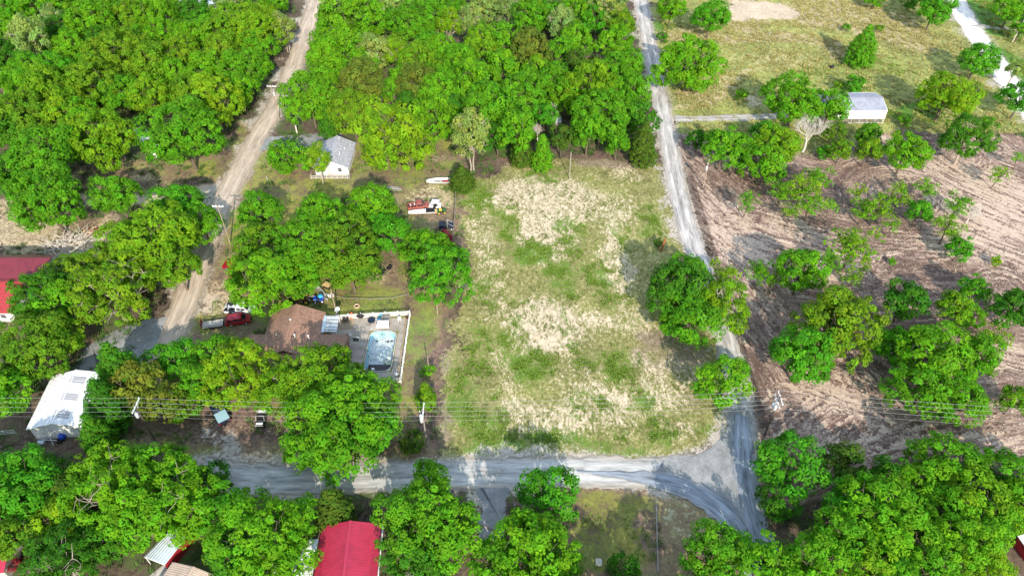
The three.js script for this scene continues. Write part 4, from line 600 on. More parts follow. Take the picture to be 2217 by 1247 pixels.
  for (const [n, a, b, e, f] of [['gravel_bed', xi[4], X1 - 0.05, Z0, Z1], ['gravel_bed', X0, xi[1], Z0, Z0 + 3.0]]) { const g = bx(b - a, 0.06, f - e, (a + b) / 2, 0.03, (e + f) / 2), u = g.attributes.uv, q = g.attributes.position; for (let i = 0; i < u.count; i++) u.setXY(i, q.getX(i), q.getZ(i)); part(d, n, g, bedM); }
}
{ // white fence
  const mk = (label, p, q) => { const L = p.distanceTo(q), t = thing('picket_fence', label, 'fence', p.clone().setY(0), Math.atan2(-(q.z - p.z), q.x - p.x), undefined), n = Math.max(1, Math.round(L / 2.3));
    for (let i = 0; i <= n; i++) part(t, 'post', [bx(0.13, 1.35, 0.13, i * L / n, 0.675, 0), bx(0.17, 0.05, 0.17, i * L / n, 1.375, 0)], M.trim);
    for (const y of [0.25, 1.12]) for (let i = 0; i < n; i++) part(t, 'rail', bx(L / n - 0.14, 0.12, 0.05, (i + 0.5) * L / n, y, 0), M.trim);
    const pk = []; for (let x = 0.18; x < L - 0.1; x += 0.19) pk.push(bx(0.1, 1.12, 0.025, x, 0.68, 0.04)); part(t, 'pickets', pk, M.trim, stuff); };
  mk('white picket fence along the back of the pool terrace', at(729, 692), at(888, 683)); mk('long white picket fence between the pool and the vacant field', at(888, 684), at(868, 828)); mk('short white picket fence at the near corner of the pool terrace', at(868, 829), at(820, 830));
}
const things = {
  table(px, py) { const t = thing('round_table', 'round black table beside the pool terrace back fence', 'table', at(px, py).setY(0.09)); part(t, 'tabletop', cy(0.72, 0.72, 0.05, 0, 0.72, 0, 24), M.navy); for (let i = 0; i < 4; i++) { const a = i * 1.57 + 0.5; part(t, 'leg', rod(V(Math.cos(a) * 0.5, 0, Math.sin(a) * 0.5), V(Math.cos(a) * 0.4, 0.7, Math.sin(a) * 0.4), 0.03), M.blackPlastic); } },
  barrel(x, z, label) { const t = thing('blue_barrel', label, 'barrel', V(x, 0.09, z)); const pts = [[0, 0], [0.26, 0], [0.29, 0.1], [0.3, 0.25], [0.285, 0.28], [0.3, 0.31], [0.3, 0.6], [0.285, 0.63], [0.3, 0.66], [0.28, 0.85], [0, 0.87]].map(([a, b]) => new THREE.Vector2(a, b)); part(t, 'drum', new THREE.LatheGeometry(pts, 20), M.cyan); part(t, 'lid', cy(0.08, 0.08, 0.05, 0.12, 0.89, 0, 10), M.trim); },
  chair(px, py, ry, mat, label, y = 0.09, s = 1) { const t = thing('garden_chair', label, 'chair', at(px, py).setY(y), ry); t.scale.setScalar(s); part(t, 'seat', bx(0.5, 0.05, 0.5, 0, 0.43, 0), mat); part(t, 'backrest', bx(0.5, 0.5, 0.05, 0, 0.7, -0.25, 0, -0.15), mat); for (const a of [-0.22, 0.22]) for (const b of [-0.22, 0.22]) part(t, 'leg', bx(0.05, 0.41, 0.05, a, 0.205, b), mat); for (const a of [-0.27, 0.27]) part(t, 'armrest', bx(0.05, 0.04, 0.45, a, 0.62, -0.02), mat); },
};
things.table(805, 700);
{ const p = at(821, 697), q = at(825, 686); things.barrel(p.x, p.z, 'nearer blue barrel beside the grey pump shelter'); things.barrel(q.x, q.z, 'farther blue barrel beside the grey pump shelter'); }
things.chair(745, 698, 0.1, M.blackPlastic, 'left dark chair beside the patio cover'); things.chair(752, 698, -0.1, M.blackPlastic, 'right dark chair beside the patio cover'); things.chair(865, 696, 0.2, M.trim, 'white garden chair in the back corner of the pool terrace');
things.chair(858, 815, 2.6, M.trim, 'white chair at the near corner of the pool fence', 0.09, 1.15);
things.chair(688, 617, 0.3, M.trim, 'white chair frame on the dirt behind the canoe', 0, 1.2);
{ const t = thing('pump_shelter', 'grey slatted pump shelter between blue barrels and fence', 'shelter', at(835, 697).setY(0.09)); for (let i = 0; i < 8; i++) part(t, 'slat', bx(1.55, 0.04, 0.17, 0, 0.98, -0.7 + i * 0.2), M.greyWood); for (const x of [-0.75, 0.75]) for (const z of [-0.7, 0.7]) part(t, 'post', bx(0.08, 0.95, 0.08, x, 0.475, z), M.greyWood); part(t, 'pump', [cy(0.28, 0.28, 0.6, -0.3, 0.3, 0, 14), bx(0.7, 0.3, 0.35, 0.3, 0.2, 0)], M.blackPlastic);
  const f = thing('pool_filter_box', 'pair of black box covers in front of the pump shelter', 'boxes', at(836, 705).setY(0.09)); for (const x of [-0.33, 0.33]) { const b = part(f, 'box', bx(0.55, 0.45, 0.5, x, 0.225, 0), M.blackPlastic); part(b, 'lid', bx(0.6, 0.05, 0.55, x, 0.475, 0), M.dark); }
  const u = thing('sun_shade', 'white square sun shade on a dark pole over the pool end', 'sun shade', at(831, 716).setY(0.09)); part(u, 'canopy', slab([V(-1.05, 1.75, -0.9), V(1.0, 1.75, -0.9), V(1.15, 1.45, 0.75), V(-1.15, 1.45, 0.75)], V(0, -0.06, 0)), M.whitePaint); part(u, 'pole', rod(V(0.1, 0, -1.05), V(0.1, 2.1, -1.05), 0.04), M.dark); part(u, 'arm', rod(V(0.1, 2.05, -1.05), V(0, 1.68, 0.1), 0.03), M.dark); part(u, 'base', bx(0.7, 0.08, 0.6, 0.1, 0.04, -1.05), M.dark);
  const g = thing('barbecue', 'black barbecue at the right end of the brown roof', 'barbecue', at(751, 735).setY(0.09), 0.5); part(g, 'lid', new THREE.CylinderGeometry(0.3, 0.3, 0.9, 16, 1, false, 0, Math.PI).rotateZ(Math.PI / 2).rotateX(-Math.PI / 2).translate(0, 0.9, 0), M.dark); part(g, 'body', bx(0.9, 0.35, 0.55, 0, 0.72, 0), M.blackPlastic); part(g, 'shelf', bx(0.4, 0.04, 0.5, 0.68, 0.85, 0), M.galv); for (const x of [-0.38, 0.38]) for (const z of [-0.2, 0.2]) part(g, 'leg', bx(0.05, 0.55, 0.05, x, 0.275, z), M.blackPlastic);
  const o = thing('orange_float', 'orange inflatable toy by the back fence of the pool', 'pool toy', at(760, 687).setY(0.09)); part(o, 'ring', new THREE.TorusGeometry(0.4, 0.16, 10, 22).rotateX(-Math.PI / 2 + 0.5).translate(0, 0.36, 0), M.orange); part(o, 'head', new THREE.SphereGeometry(0.2, 14, 10).translate(0.1, 0.75, -0.28), M.orange); part(o, 'fin', bx(0.5, 0.12, 0.25, -0.3, 0.3, 0.4, 0.5), M.orange);
  const k = thing('black_tarp', 'black tarp draped over the back pool fence', 'tarp', at(781, 690).setY(0)); const tg = new THREE.SphereGeometry(0.62, 18, 14), tp = tg.attributes.position; for (let i = 0; i < tp.count; i++) { const n = 1 + (smp(NB, tp.getX(i) * 8 + 3, tp.getZ(i) * 8 + tp.getY(i) * 5, 20) - 0.5) * 0.9; tp.setXYZ(i, tp.getX(i) * n, Math.max(0, (tp.getY(i) * 0.9 + 0.75)) * (0.9 + 0.1 * n), tp.getZ(i) * n * 0.55); } tg.computeVertexNormals(); part(k, 'sheet', tg, M.dark);
  const b = thing('round_basket', 'brown round planter in the back right corner of the terrace', 'planter', at(882, 690).setY(0.09)); part(b, 'pot', new THREE.LatheGeometry([[0, 0], [0.24, 0], [0.34, 0.4], [0.37, 0.42], [0.32, 0.43], [0.28, 0.36], [0, 0.35]].map(([x, y]) => new THREE.Vector2(x, y)), 20), M.rust); part(b, 'soil', cy(0.28, 0.28, 0.03, 0, 0.36, 0, 16), M.stain);
  const r = thing('stone_planter', 'tan ring shaped planter on the lawn behind the pool', 'planter', at(772, 664)); part(r, 'rim', new THREE.TorusGeometry(0.48, 0.15, 8, 22).rotateX(Math.PI / 2).translate(0, 0.2, 0), M.tan); part(r, 'soil', cy(0.4, 0.4, 0.12, 0, 0.06, 0, 18), M.stain);
  const s = thing('satellite_dish', 'grey satellite dish at the left end of the pool fence', 'satellite dish', at(733, 690).setY(0)); part(s, 'mast', rod(V(0, 0, 0), V(0, 2.1, 0), 0.04), M.galv); part(s, 'dish', new THREE.SphereGeometry(0.72, 22, 8, 0, Math.PI * 2, 0, 0.62).scale(1, 0.5, 1).rotateX(Math.PI * 0.38 + Math.PI).translate(0.08, 2.35, -0.1), std(C(0.5, 0.54, 0.57), 0.5, 0, { side: THREE.DoubleSide })); part(s, 'feed_arm', rod(V(0, 2.1, 0), V(0.05, 2.3, 0.6), 0.025), M.galv); part(s, 'receiver', bx(0.12, 0.1, 0.14, 0.05, 2.32, 0.62), M.trim);
}
// ---------- vehicles ----------
// faces +x at turn 0; headings are set from two ground points
const turnTo = (p, q) => Math.atan2(-(q.z - p.z), q.x - p.x);
function wheels(t, xs, zs, r, w, rimMat = M.rim) { for (const x of xs) for (const s of [-1, 1]) { const k = part(t, 'wheel', new THREE.CylinderGeometry(r, r, w, 20).rotateX(Math.PI / 2).translate(x, r, s * zs), M.tyre); part(k, 'rim', new THREE.CylinderGeometry(r * 0.6, r * 0.6, 0.03, 14).rotateX(Math.PI / 2).translate(x, r, s * (zs + w / 2 + 0.012)), rimMat); } }
function car(label, pos, turn, { type = 'suv', paint = M.carRed, lower, L = 4.6, W = 1.85, bed = M.blackPlastic, cover, rimMat } = {}) {
  const pick = type === 'pickup', t = thing(pick ? 'pickup_truck' : 'suv', label, pick ? 'pickup truck' : 'car', pos, turn), f = L / 2, r = -L / 2, hood = f - L * 0.25;
  const belt = 1.08, top = pick ? 1.82 : 1.74, cab0 = pick ? r + L * 0.4 : r + 0.06, cab1 = hood - 0.05;
  const arch = (c, R = 0.44) => { const a = []; for (let i = 0; i <= 8; i++) { const q = Math.PI * (1 - i / 8); a.push([c + Math.cos(q) * R, 0.38 + Math.sin(q) * R]); } return a; };
  const wx = [r + L * 0.2, f - L * 0.18];
  part(t, 'body', prof([[r + 0.05, 0.42], ...arch(wx[0]), ...arch(wx[1]), [f - 0.05, 0.42], [f, 0.62], [f - 0.04, 0.92], [hood, belt], ...(pick ? [[cab0, belt], [cab0, 0.78], [r, 0.78]] : [[r, belt]]), [r, 0.55]], W, 0.05), paint);
  const lean = pick ? 0.12 : 0.28; part(t, 'cabin', prof([[cab0, belt], [cab1 + 0.3, belt], [cab1 - 0.35, top - 0.05], [cab1 - 0.6, top], [cab0 + lean + 0.1, top], [cab0 + lean, top - 0.06]], W - 0.2, 0.06), paint);
  part(t, 'windscreen', slab([V(cab1 + 0.27, belt + 0.05, -W / 2 + 0.22), V(cab1 + 0.27, belt + 0.05, W / 2 - 0.22), V(cab1 - 0.29, top - 0.09, W / 2 - 0.3), V(cab1 - 0.29, top - 0.09, -W / 2 + 0.3)], V(0.06, 0.035, 0)), M.glass);
  part(t, 'rear_window', slab([V(cab0 + 0.03, belt + 0.06, W / 2 - 0.25), V(cab0 + 0.03, belt + 0.06, -W / 2 + 0.25), V(cab0 + lean - 0.02, top - 0.1, -W / 2 + 0.3), V(cab0 + lean - 0.02, top - 0.1, W / 2 - 0.3)], V(-0.055, 0.02, 0)), M.glass);
  const n = pick ? 2 : 3, w0 = cab0 + lean * 0.75 + 0.08, w1 = cab1 - 0.12, step = (w1 - w0) / n;
  for (const s of [-1, 1]) for (let i = 0; i < n; i++) { const a = w0 + i * step + 0.05, b = w0 + (i + 1) * step - 0.03, z = s * (W / 2 - 0.1 + 0.008); part(t, 'side_window', slab([V(a, belt + 0.06, z), V(b + (i === n - 1 ? 0.22 : 0), belt + 0.06, z), V(b - (i === n - 1 ? 0.08 : 0), top - 0.16, z), V(a + 0.04, top - 0.16, z)], V(0, 0, s * 0.012)), M.glass); }
  for (const [x, nm] of [[f + 0.03, 'front_bumper'], [r - 0.05, 'rear_bumper']]) part(t, nm, bx(0.16, 0.2, W - 0.1, x, 0.53, 0), lower ?? M.blackPlastic);
  for (const s of [-1, 1]) { part(t, 'headlight', bx(0.06, 0.16, 0.34, f + 0.015, 0.78, s * (W / 2 - 0.25)), M.lamp); part(t, 'taillight', bx(0.06, 0.3, 0.14, r - 0.025, 0.86, s * (W / 2 - 0.14)), M.tail); part(t, 'mirror', bx(0.12, 0.15, 0.2, cab1 + 0.12, belt + 0.12, s * (W / 2 + 0.02)), paint); }
  if (lower) for (const s of [-1, 1]) part(t, 'lower_trim', bx(L * 0.34, 0.18, 0.04, (wx[0] + wx[1]) / 2, 0.5, s * (W / 2 + 0.022)), lower);
  wheels(t, wx, W / 2 - 0.12, 0.38, 0.26, rimMat);
  if (pick) {
    for (const s of [-1, 1]) part(t, 'bed_side', bx(cab0 - r - 0.04, 0.36, 0.1, (cab0 + r) / 2, 0.96, s * (W / 2 - 0.06)), lower ?? paint);
    part(t, 'tailgate', bx(0.08, 0.36, W - 0.26, r + 0.04, 0.96, 0), paint); part(t, 'bed_floor', bx(cab0 - r - 0.14, 0.04, W - 0.26, (cab0 + r) / 2, 0.81, 0), bed);
    if (cover) part(t, 'bed_cover', bx(cab0 - r - 0.1, 0.05, W - 0.06, (cab0 + r) / 2, 1.17, 0), cover);
    else { const j = [bx(0.3, 0.25, 0.5, r + 0.6, 0.95, -0.3, 0.3), bx(0.5, 0.2, 0.3, r + 1.1, 0.93, 0.35, 0.5), cy(0.16, 0.16, 0.3, r + 1.5, 0.98, -0.4, 12)]; part(t, 'bed_load', j[0], M.galv); part(t, 'bed_load', j[1], M.carBlack); part(t, 'bed_load', j[2], M.trim); }
  } else for (const s of [-1, 1]) part(t, 'roof_rail', bx(1.7, 0.05, 0.05, cab0 + 1.3, top + 0.045, s * (W / 2 - 0.28)), M.blackPlastic);
  return t;
}
{
  let p = at(493, 702), q = at(541, 695); car('red suv hitched to the utility trailer', p.clone().add(q).multiplyScalar(0.5), turnTo(p, q), { L: 4.35 });
  p = at(489, 674); q = at(545, 674); const c = p.clone().lerp(q, 0.58); car('white pickup with black bed parked beside the red suv', c.setY(0), turnTo(p, q) - 0.06, { type: 'pickup', paint: M.carWhite, lower: M.carBlack, L: 5.7, W: 1.95 });
  p = at(488, 578); q = at(530, 581); car('bright red car half under the trees by the dirt road', p.clone().lerp(q, 0.5), turnTo(q, p), { L: 4.4 });
  p = at(500, 602); q = at(540, 604); car('faded red car almost wholly hidden under the bright oak', p.clone().lerp(q, 0.5), turnTo(q, p), { L: 4.4, paint: M.carFaded });
  p = at(484, 912); q = at(466, 880); car('dark pickup with pale blue bed cover below the brown house', p.clone().lerp(q, 0.5).setY(0), turnTo(p, q), { type: 'pickup', paint: M.navy, lower: M.carBlack, L: 5.6, W: 1.95, cover: M.tealCover });
  p = at(888, 453); q = at(924, 449); car('faded red pickup in the back yard beside the long white boat', p.clone().lerp(q, 0.5), turnTo(p, q), { type: 'pickup', paint: M.carFaded, L: 4.6, W: 1.75, bed: M.rust });
}
{ // utility trailer
  const p = at(437, 710), q = at(485, 703), c = at(461, 706).setY(0), t = thing('utility_trailer', 'flat utility trailer with rusty tailgate behind the red suv', 'trailer', c, turnTo(p, q));
  for (let i = 0; i < 7; i++) part(t, 'deck_board', bx(3.7, 0.05, 0.235, 0, 0.6 + rr(-0.006, 0.006), -0.75 + i * 0.25), M.concretePale);
  for (const s of [-1, 1]) { part(t, 'side_rail', bx(3.7, 0.06, 0.06, 0, 1.0, s * 0.93), M.carBlack); for (const x of [-1.8, -0.6, 0.6, 1.8]) part(t, 'stake', bx(0.05, 0.44, 0.05, x, 0.77, s * 0.93), M.carBlack); part(t, 'fender', bx(0.9, 0.04, 0.25, -0.2, 0.74, s * 1.08), M.carBlack); }
  part(t, 'tailgate', [bx(0.05, 1.2, 1.8, -1.9, 1.2, 0), bx(0.08, 0.08, 1.9, -1.9, 1.82, 0)], M.rust); part(t, 'drawbar', [rod(V(1.85, 0.5, 0.7), V(2.9, 0.5, 0), 0.05), rod(V(1.85, 0.5, -0.7), V(2.9, 0.5, 0), 0.05)], M.carBlack); part(t, 'chassis', bx(3.7, 0.1, 1.7, 0, 0.51, 0), M.carBlack); wheels(t, [-0.2], 1.08, 0.33, 0.22);
}
function boat(label, pos, turn, L, W, hull, inside, name = 'boat', cat = 'boat', y = 0.35) {   // bow at +x
  const t = thing(name, label, cat, pos, turn), half = (s) => { const a = []; for (let i = 0; i <= 14; i++) { const u = i / 14; a.push(W / 2 * s * Math.pow(Math.max(0, 1 - Math.pow(Math.max(0, (u - 0.35) / 0.65), 2.2)), 0.8) * (0.92 + 0.08 * Math.min(1, u * 4))); } return a; };
  const up = half(1), pos2 = [], quad = (a, b, c, d) => pos2.push(...a, ...b, ...c, ...a, ...c, ...d);
  for (let i = 0; i < 14; i++) { const x0 = -L / 2 + L * i / 14, x1 = -L / 2 + L * (i + 1) / 14, w0 = up[i], w1 = up[i + 1], h0 = y + 0.55 + 0.12 * (i / 14) ** 2, h1 = y + 0.55 + 0.12 * ((i + 1) / 14) ** 2;
    for (const s of [-1, 1]) { quad([x0, h0, s * w0], [x1, h1, s * w1], [x1, y, s * w1 * 0.62], [x0, y, s * w0 * 0.62]); quad([x0, h0 + 0.02, s * w0], [x1, h1 + 0.02, s * w1], [x1, h1 + 0.02, s * w1 * 0.84], [x0, h0 + 0.02, s * w0 * 0.84]); quad([x0, h0 + 0.02, s * w0 * 0.84], [x1, h1 + 0.02, s * w1 * 0.84], [x1, y + 0.12, s * w1 * 0.7], [x0, y + 0.12, s * w0 * 0.7]); }
    quad([x0, y, -w0 * 0.62], [x1, y, -w1 * 0.62], [x1, y, w1 * 0.62], [x0, y, w0 * 0.62]); }
  quad([-L / 2, y + 0.55, -up[0]], [-L / 2, y + 0.55, up[0]], [-L / 2, y, up[0] * 0.62], [-L / 2, y, -up[0] * 0.62]);
  const g = new THREE.BufferGeometry(); g.setAttribute('position', new THREE.Float32BufferAttribute(pos2, 3)); g.computeVertexNormals(); hull = hull.clone(); hull.side = THREE.DoubleSide; part(t, 'hull', g, hull);
  part(t, 'deck', bx(L * 0.7, 0.04, W * 0.7, -L * 0.14, y + 0.13, 0), inside); return t;
}
{
  const t = boat('white open boat beside the bushy cedar', at(950, 397).setY(0), Math.PI + 0.03, 5.6, 1.9, M.whitePaint, M.concrete);
  part(t, 'seat', bx(0.35, 0.1, 1.3, 0.9, 0.72, 0), M.galv); part(t, 'seat', bx(0.35, 0.1, 1.4, -0.5, 0.72, 0), M.galv); part(t, 'carpet', bx(1.5, 0.03, 1.2, -1.6, 0.52, 0), M.redWall); part(t, 'bow_cover', slab([V(2.5, 0.99, 0), V(1.3, 0.96, 0.68), V(1.3, 0.96, -0.68)], V(0, -0.04, 0)), M.whitePaint); part(t, 'motor', [bx(0.35, 0.45, 0.3, -2.95, 1.1, 0), bx(0.16, 0.8, 0.14, -2.95, 0.55, 0)], M.blackPlastic); part(t, 'cradle', [bx(0.15, 0.35, 1.2, 1.2, 0.175, 0), bx(0.15, 0.35, 1.2, -1.4, 0.175, 0)], M.greyWood);
  const u = boat('long narrow white boat with black stern beside the red pickup', at(916, 463).setY(0), Math.PI + 0.09, 6.4, 1.15, M.whitePaint, M.concretePale, 'boat', 'boat', 0.3);
  part(u, 'cover', slab([V(2.7, 0.93, 0.3), V(-0.6, 0.87, 0.52), V(-0.6, 0.87, -0.52), V(2.7, 0.93, -0.3)], V(0, -0.03, 0)), M.whitePaint); part(u, 'stern_cover', slab([V(-0.65, 0.9, 0.62), V(-3.25, 0.9, 0.6), V(-3.25, 0.9, -0.6), V(-0.65, 0.9, -0.62)], V(0, -0.1, 0)), M.dark); part(u, 'cradle', [bx(0.12, 0.3, 0.8, 1.5, 0.15, 0), bx(0.12, 0.3, 0.8, -1.7, 0.15, 0)], M.greyWood);
  const w = boat('grey flat bottomed boat lying on the shaded lawn', at(851, 412).setY(0), -0.08, 3.9, 1.5, M.greyWood, M.stain, 'boat', 'boat', 0.05); part(w, 'seat', bx(0.25, 0.06, 1.2, 0.3, 0.45, 0), M.greyWood); part(w, 'seat', bx(0.25, 0.06, 1.2, -1.1, 0.45, 0), M.greyWood);
  part(w, 'plank', bx(3.2, 0.06, 0.22, 0, 0.64, 0.25, 0.06), M.galv);
  const k = boat('grey canoe beside the blue mower', at(697, 638).setY(0), turnTo(at(686, 627), at(708, 651)), 4.6, 1.0, M.canoe, M.canoe, 'canoe', 'canoe', 0.03); part(k, 'thwart', bx(0.12, 0.04, 0.8, 0.4, 0.58, 0), M.wood); part(k, 'thwart', bx(0.12, 0.04, 0.85, -0.9, 0.58, 0), M.wood);
}
function cart(name, label, cat, pos, turn, { body, hood, roof, W = 1.25, L = 2.6, roofH = 1.85, rim = M.trim, seatM = M.blackPlastic } = {}) {
  const t = thing(name, label, cat, pos, turn);
  part(t, 'chassis', prof([[-L / 2, 0.35], [L / 2, 0.35], [L / 2 - 0.02, 0.62], [-L / 2, 0.62]], W - 0.2, 0.03), M.blackPlastic);
  part(t, 'hood', prof([[L * 0.14, 0.62], [L / 2, 0.62], [L / 2 - 0.06, 0.86], [L * 0.2, 1.0]], W - 0.15, 0.05), hood ?? body); part(t, 'rear_body', prof([[-L / 2, 0.62], [-L * 0.12, 0.62], [-L * 0.12, 0.82], [-L / 2, 0.92]], W - 0.1, 0.05), body);
  part(t, 'seat', [bx(0.5, 0.14, W - 0.3, -0.15, 0.9, 0), bx(0.12, 0.5, W - 0.3, -0.42, 1.15, 0)], seatM); part(t, 'steering_wheel', new THREE.TorusGeometry(0.17, 0.025, 6, 16).rotateY(Math.PI / 2).rotateZ(0.5).translate(0.32, 1.12, -0.2), M.dark);
  if (roof) { part(t, 'roof', prof([[-0.95, roofH], [0.7, roofH], [0.64, roofH + 0.08], [-0.9, roofH + 0.08]], W, 0.03), roof); for (const x of [-0.85, 0.6]) for (const s of [-1, 1]) part(t, 'roof_post', rod(V(x * 1.05, 0.62, s * (W / 2 - 0.12)), V(x, roofH, s * (W / 2 - 0.12)), 0.025), M.dark); }
  wheels(t, [-L * 0.34, L * 0.34], W / 2 - 0.08, 0.3, 0.24, rim); return t;
}
{
  const a = cart('golf_cart', 'white roofed cart right of the faded red pickup', 'cart', at(942, 451).setY(0), Math.PI - 0.1, { body: M.carWhite, roof: M.whitePaint, W: 1.4, L: 2.6 });
  part(a, 'rear_box', bx(0.5, 0.4, 1.2, -1.1, 1.05, 0), M.whitePaint);
  const b = cart('lawn_tractor', 'small green lawn tractor with yellow wheels by the rail fence', 'mower', at(956, 461).setY(0), 0.2, { body: M.greenPaint, hood: M.greenPaint, W: 0.95, L: 1.9, rim: M.yellow, seatM: M.yellow });
  part(b, 'grass_catcher', bx(0.5, 0.45, 0.8, -1.2, 0.75, 0), M.cardboard);
  const c = cart('utility_vehicle', 'dark utility vehicle against the rail fence', 'utility vehicle', at(967, 494).setY(0), 0.05, { body: M.navy, W: 1.6, L: 3.1 });
  part(c, 'cargo_bed', [bx(1.1, 0.08, 1.45, -0.95, 0.98, 0), bx(1.1, 0.3, 0.06, -0.95, 1.12, 0.73), bx(1.1, 0.3, 0.06, -0.95, 1.12, -0.73)], M.navy); part(c, 'roll_bar', [rod(V(0.3, 0.7, 0.7), V(0.15, 1.85, 0.65), 0.035), rod(V(0.3, 0.7, -0.7), V(0.15, 1.85, -0.65), 0.035), rod(V(0.15, 1.85, -0.65), V(0.15, 1.85, 0.65), 0.035), rod(V(0.15, 1.85, -0.65), V(1.3, 1.05, -0.6), 0.03), rod(V(0.15, 1.85, 0.65), V(1.3, 1.05, 0.6), 0.03)], M.galv);
  const d = cart('riding_mower', 'blue riding mower with pale blue cover behind the brown roof', 'mower', at(690, 652).setY(0), Math.PI + 0.15, { body: M.blue, W: 1.15, L: 1.9, rim: M.trim }); part(d, 'cover', new THREE.SphereGeometry(0.48, 18, 10).scale(1, 0.7, 1).translate(-0.45, 1.3, 0), M.cyan); part(d, 'label_plate', bx(0.6, 0.05, 0.7, -0.6, 0.98, 0.25), M.trim);
  const e = thing('red_tractor', 'dull red tractor under the trees beside the blue mower', 'tractor', at(656, 655).setY(0), 0.1); part(e, 'hood', prof([[-1.6, 0.7], [0, 0.7], [0, 1.25], [-1.5, 1.15]], 0.7, 0.05), M.rust); for (const s of [-1, 1]) part(e, 'fender', bx(0.9, 0.08, 0.4, 0.7, 1.35, s * 0.65), M.rust); part(e, 'seat', [bx(0.45, 0.1, 0.45, 0.55, 1.15, 0), bx(0.08, 0.4, 0.45, 0.8, 1.35, 0)], M.blackPlastic); part(e, 'frame', [bx(3, 0.2, 0.5, -0.1, 0.55, 0), bx(1.4, 0.06, 0.06, 1.8, 0.95, 0.55), bx(1.4, 0.06, 0.06, 1.8, 0.95, -0.55), bx(0.06, 0.06, 1.1, 2.5, 0.95, 0)], M.galv);
  for (const [x, r2] of [[0.7, 0.62], [-1.25, 0.38]]) for (const s of [-1, 1]) { const k = part(e, 'wheel', new THREE.CylinderGeometry(r2, r2, 0.32, 20).rotateX(Math.PI / 2).translate(x, r2, s * 0.62), M.tyre); part(k, 'rim', new THREE.CylinderGeometry(r2 * 0.5, r2 * 0.5, 0.34, 12).rotateX(Math.PI / 2).translate(x, r2, s * 0.62), M.yellow); }
  const f = cart('off_road_buggy', 'black open utility vehicle under the trees below the brown house', 'utility vehicle', at(567, 912).setY(0), -Math.PI / 2 + 0.04, { body: M.carBlack, W: 1.6, L: 3, rim: M.galv }); part(f, 'roll_cage', [[-0.75, 0.6], [0.75, 0.6]].flatMap(() => []).concat([rod(V(-0.9, 0.7, 0.7), V(-0.7, 1.8, 0.65), 0.03), rod(V(-0.9, 0.7, -0.7), V(-0.7, 1.8, -0.65), 0.03), rod(V(0.7, 0.95, 0.7), V(0.3, 1.8, 0.65), 0.03), rod(V(0.7, 0.95, -0.7), V(0.3, 1.8, -0.65), 0.03), rod(V(-0.7, 1.8, -0.65), V(-0.7, 1.8, 0.65), 0.03), rod(V(0.3, 1.8, -0.65), V(0.3, 1.8, 0.65), 0.03)]), M.galv); part(f, 'cargo', [bx(0.5, 0.3, 1.2, -1.1, 1.1, 0), bx(0.25, 0.2, 1.1, 1.2, 1.0, 0)], M.trim); part(f, 'front_guard', [rod(V(1.6, 0.4, 0.55), V(1.65, 1.05, 0.55), 0.03), rod(V(1.6, 0.4, -0.55), V(1.65, 1.05, -0.55), 0.03), rod(V(1.65, 1.05, -0.6), V(1.65, 1.05, 0.6), 0.035)], M.ceramic);
  const g = thing('covered_car', 'dark bluish covered vehicle hidden under the yard oaks', 'covered vehicle', at(668, 614).setY(0), 0.3); part(g, 'cover', prof([[-2, 0.15], [2, 0.15], [2.05, 0.8], [1.1, 1.05], [0.6, 1.5], [-1.1, 1.5], [-1.9, 1.05], [-2.05, 0.8]], 1.8, 0.1), M.navy);
  const h = thing('plywood_table', 'tan plywood board on black stand beside the yard pole', 'work table', at(709, 624).setY(0), -0.45); part(h, 'top', bx(1.6, 0.05, 1.25, 0, 1.0, 0), M.cardboard); for (const x of [-0.65, 0.65]) for (const z of [-0.5, 0.5]) part(h, 'leg', bx(0.07, 0.97, 0.07, x, 0.485, z), M.dark); part(h, 'shelf', bx(1.3, 0.04, 1.0, 0, 0.4, 0), M.dark);
  const j = thing('white_buckets', 'heap of white buckets at the top of the yard pole', 'buckets', at(716, 640).setY(0)); for (const [x, z, r2] of [[-0.9, 0, 0.2], [-0.4, 0.25, 0.22], [0.1, -0.1, 0.24], [0.5, 0.2, 0.2], [0, 0.5, 0.2]]) part(j, 'bucket', new THREE.LatheGeometry([[0, 0], [r2 * 0.8, 0], [r2, 0.42], [r2 * 1.06, 0.44], [r2 * 0.95, 0.44], [r2 * 0.76, 0.03], [0, 0.03]].map(([a2, b2]) => new THREE.Vector2(a2, b2)), 14).translate(x, 0, z), M.trim);
  const k = thing('stacked_tyres', 'old dark tyres lying in the dirt clearing under the yard oaks', 'tyres', at(834, 588).setY(0)); for (const [x, y, z, tilt] of [[-0.9, 0.28, 0.9, 1.1], [-0.5, 0.14, 0.5, 0.1], [-0.2, 0.3, 0.0, 0.8], [0.5, 0.14, -0.9, 0], [0.9, 0.35, -1.1, 1.2], [0.7, 0.35, -0.5, 0.2]]) part(k, 'tyre', new THREE.TorusGeometry(0.32, 0.13, 8, 20).rotateX(Math.PI / 2 - tilt).translate(x, y, z), M.tyre);
}
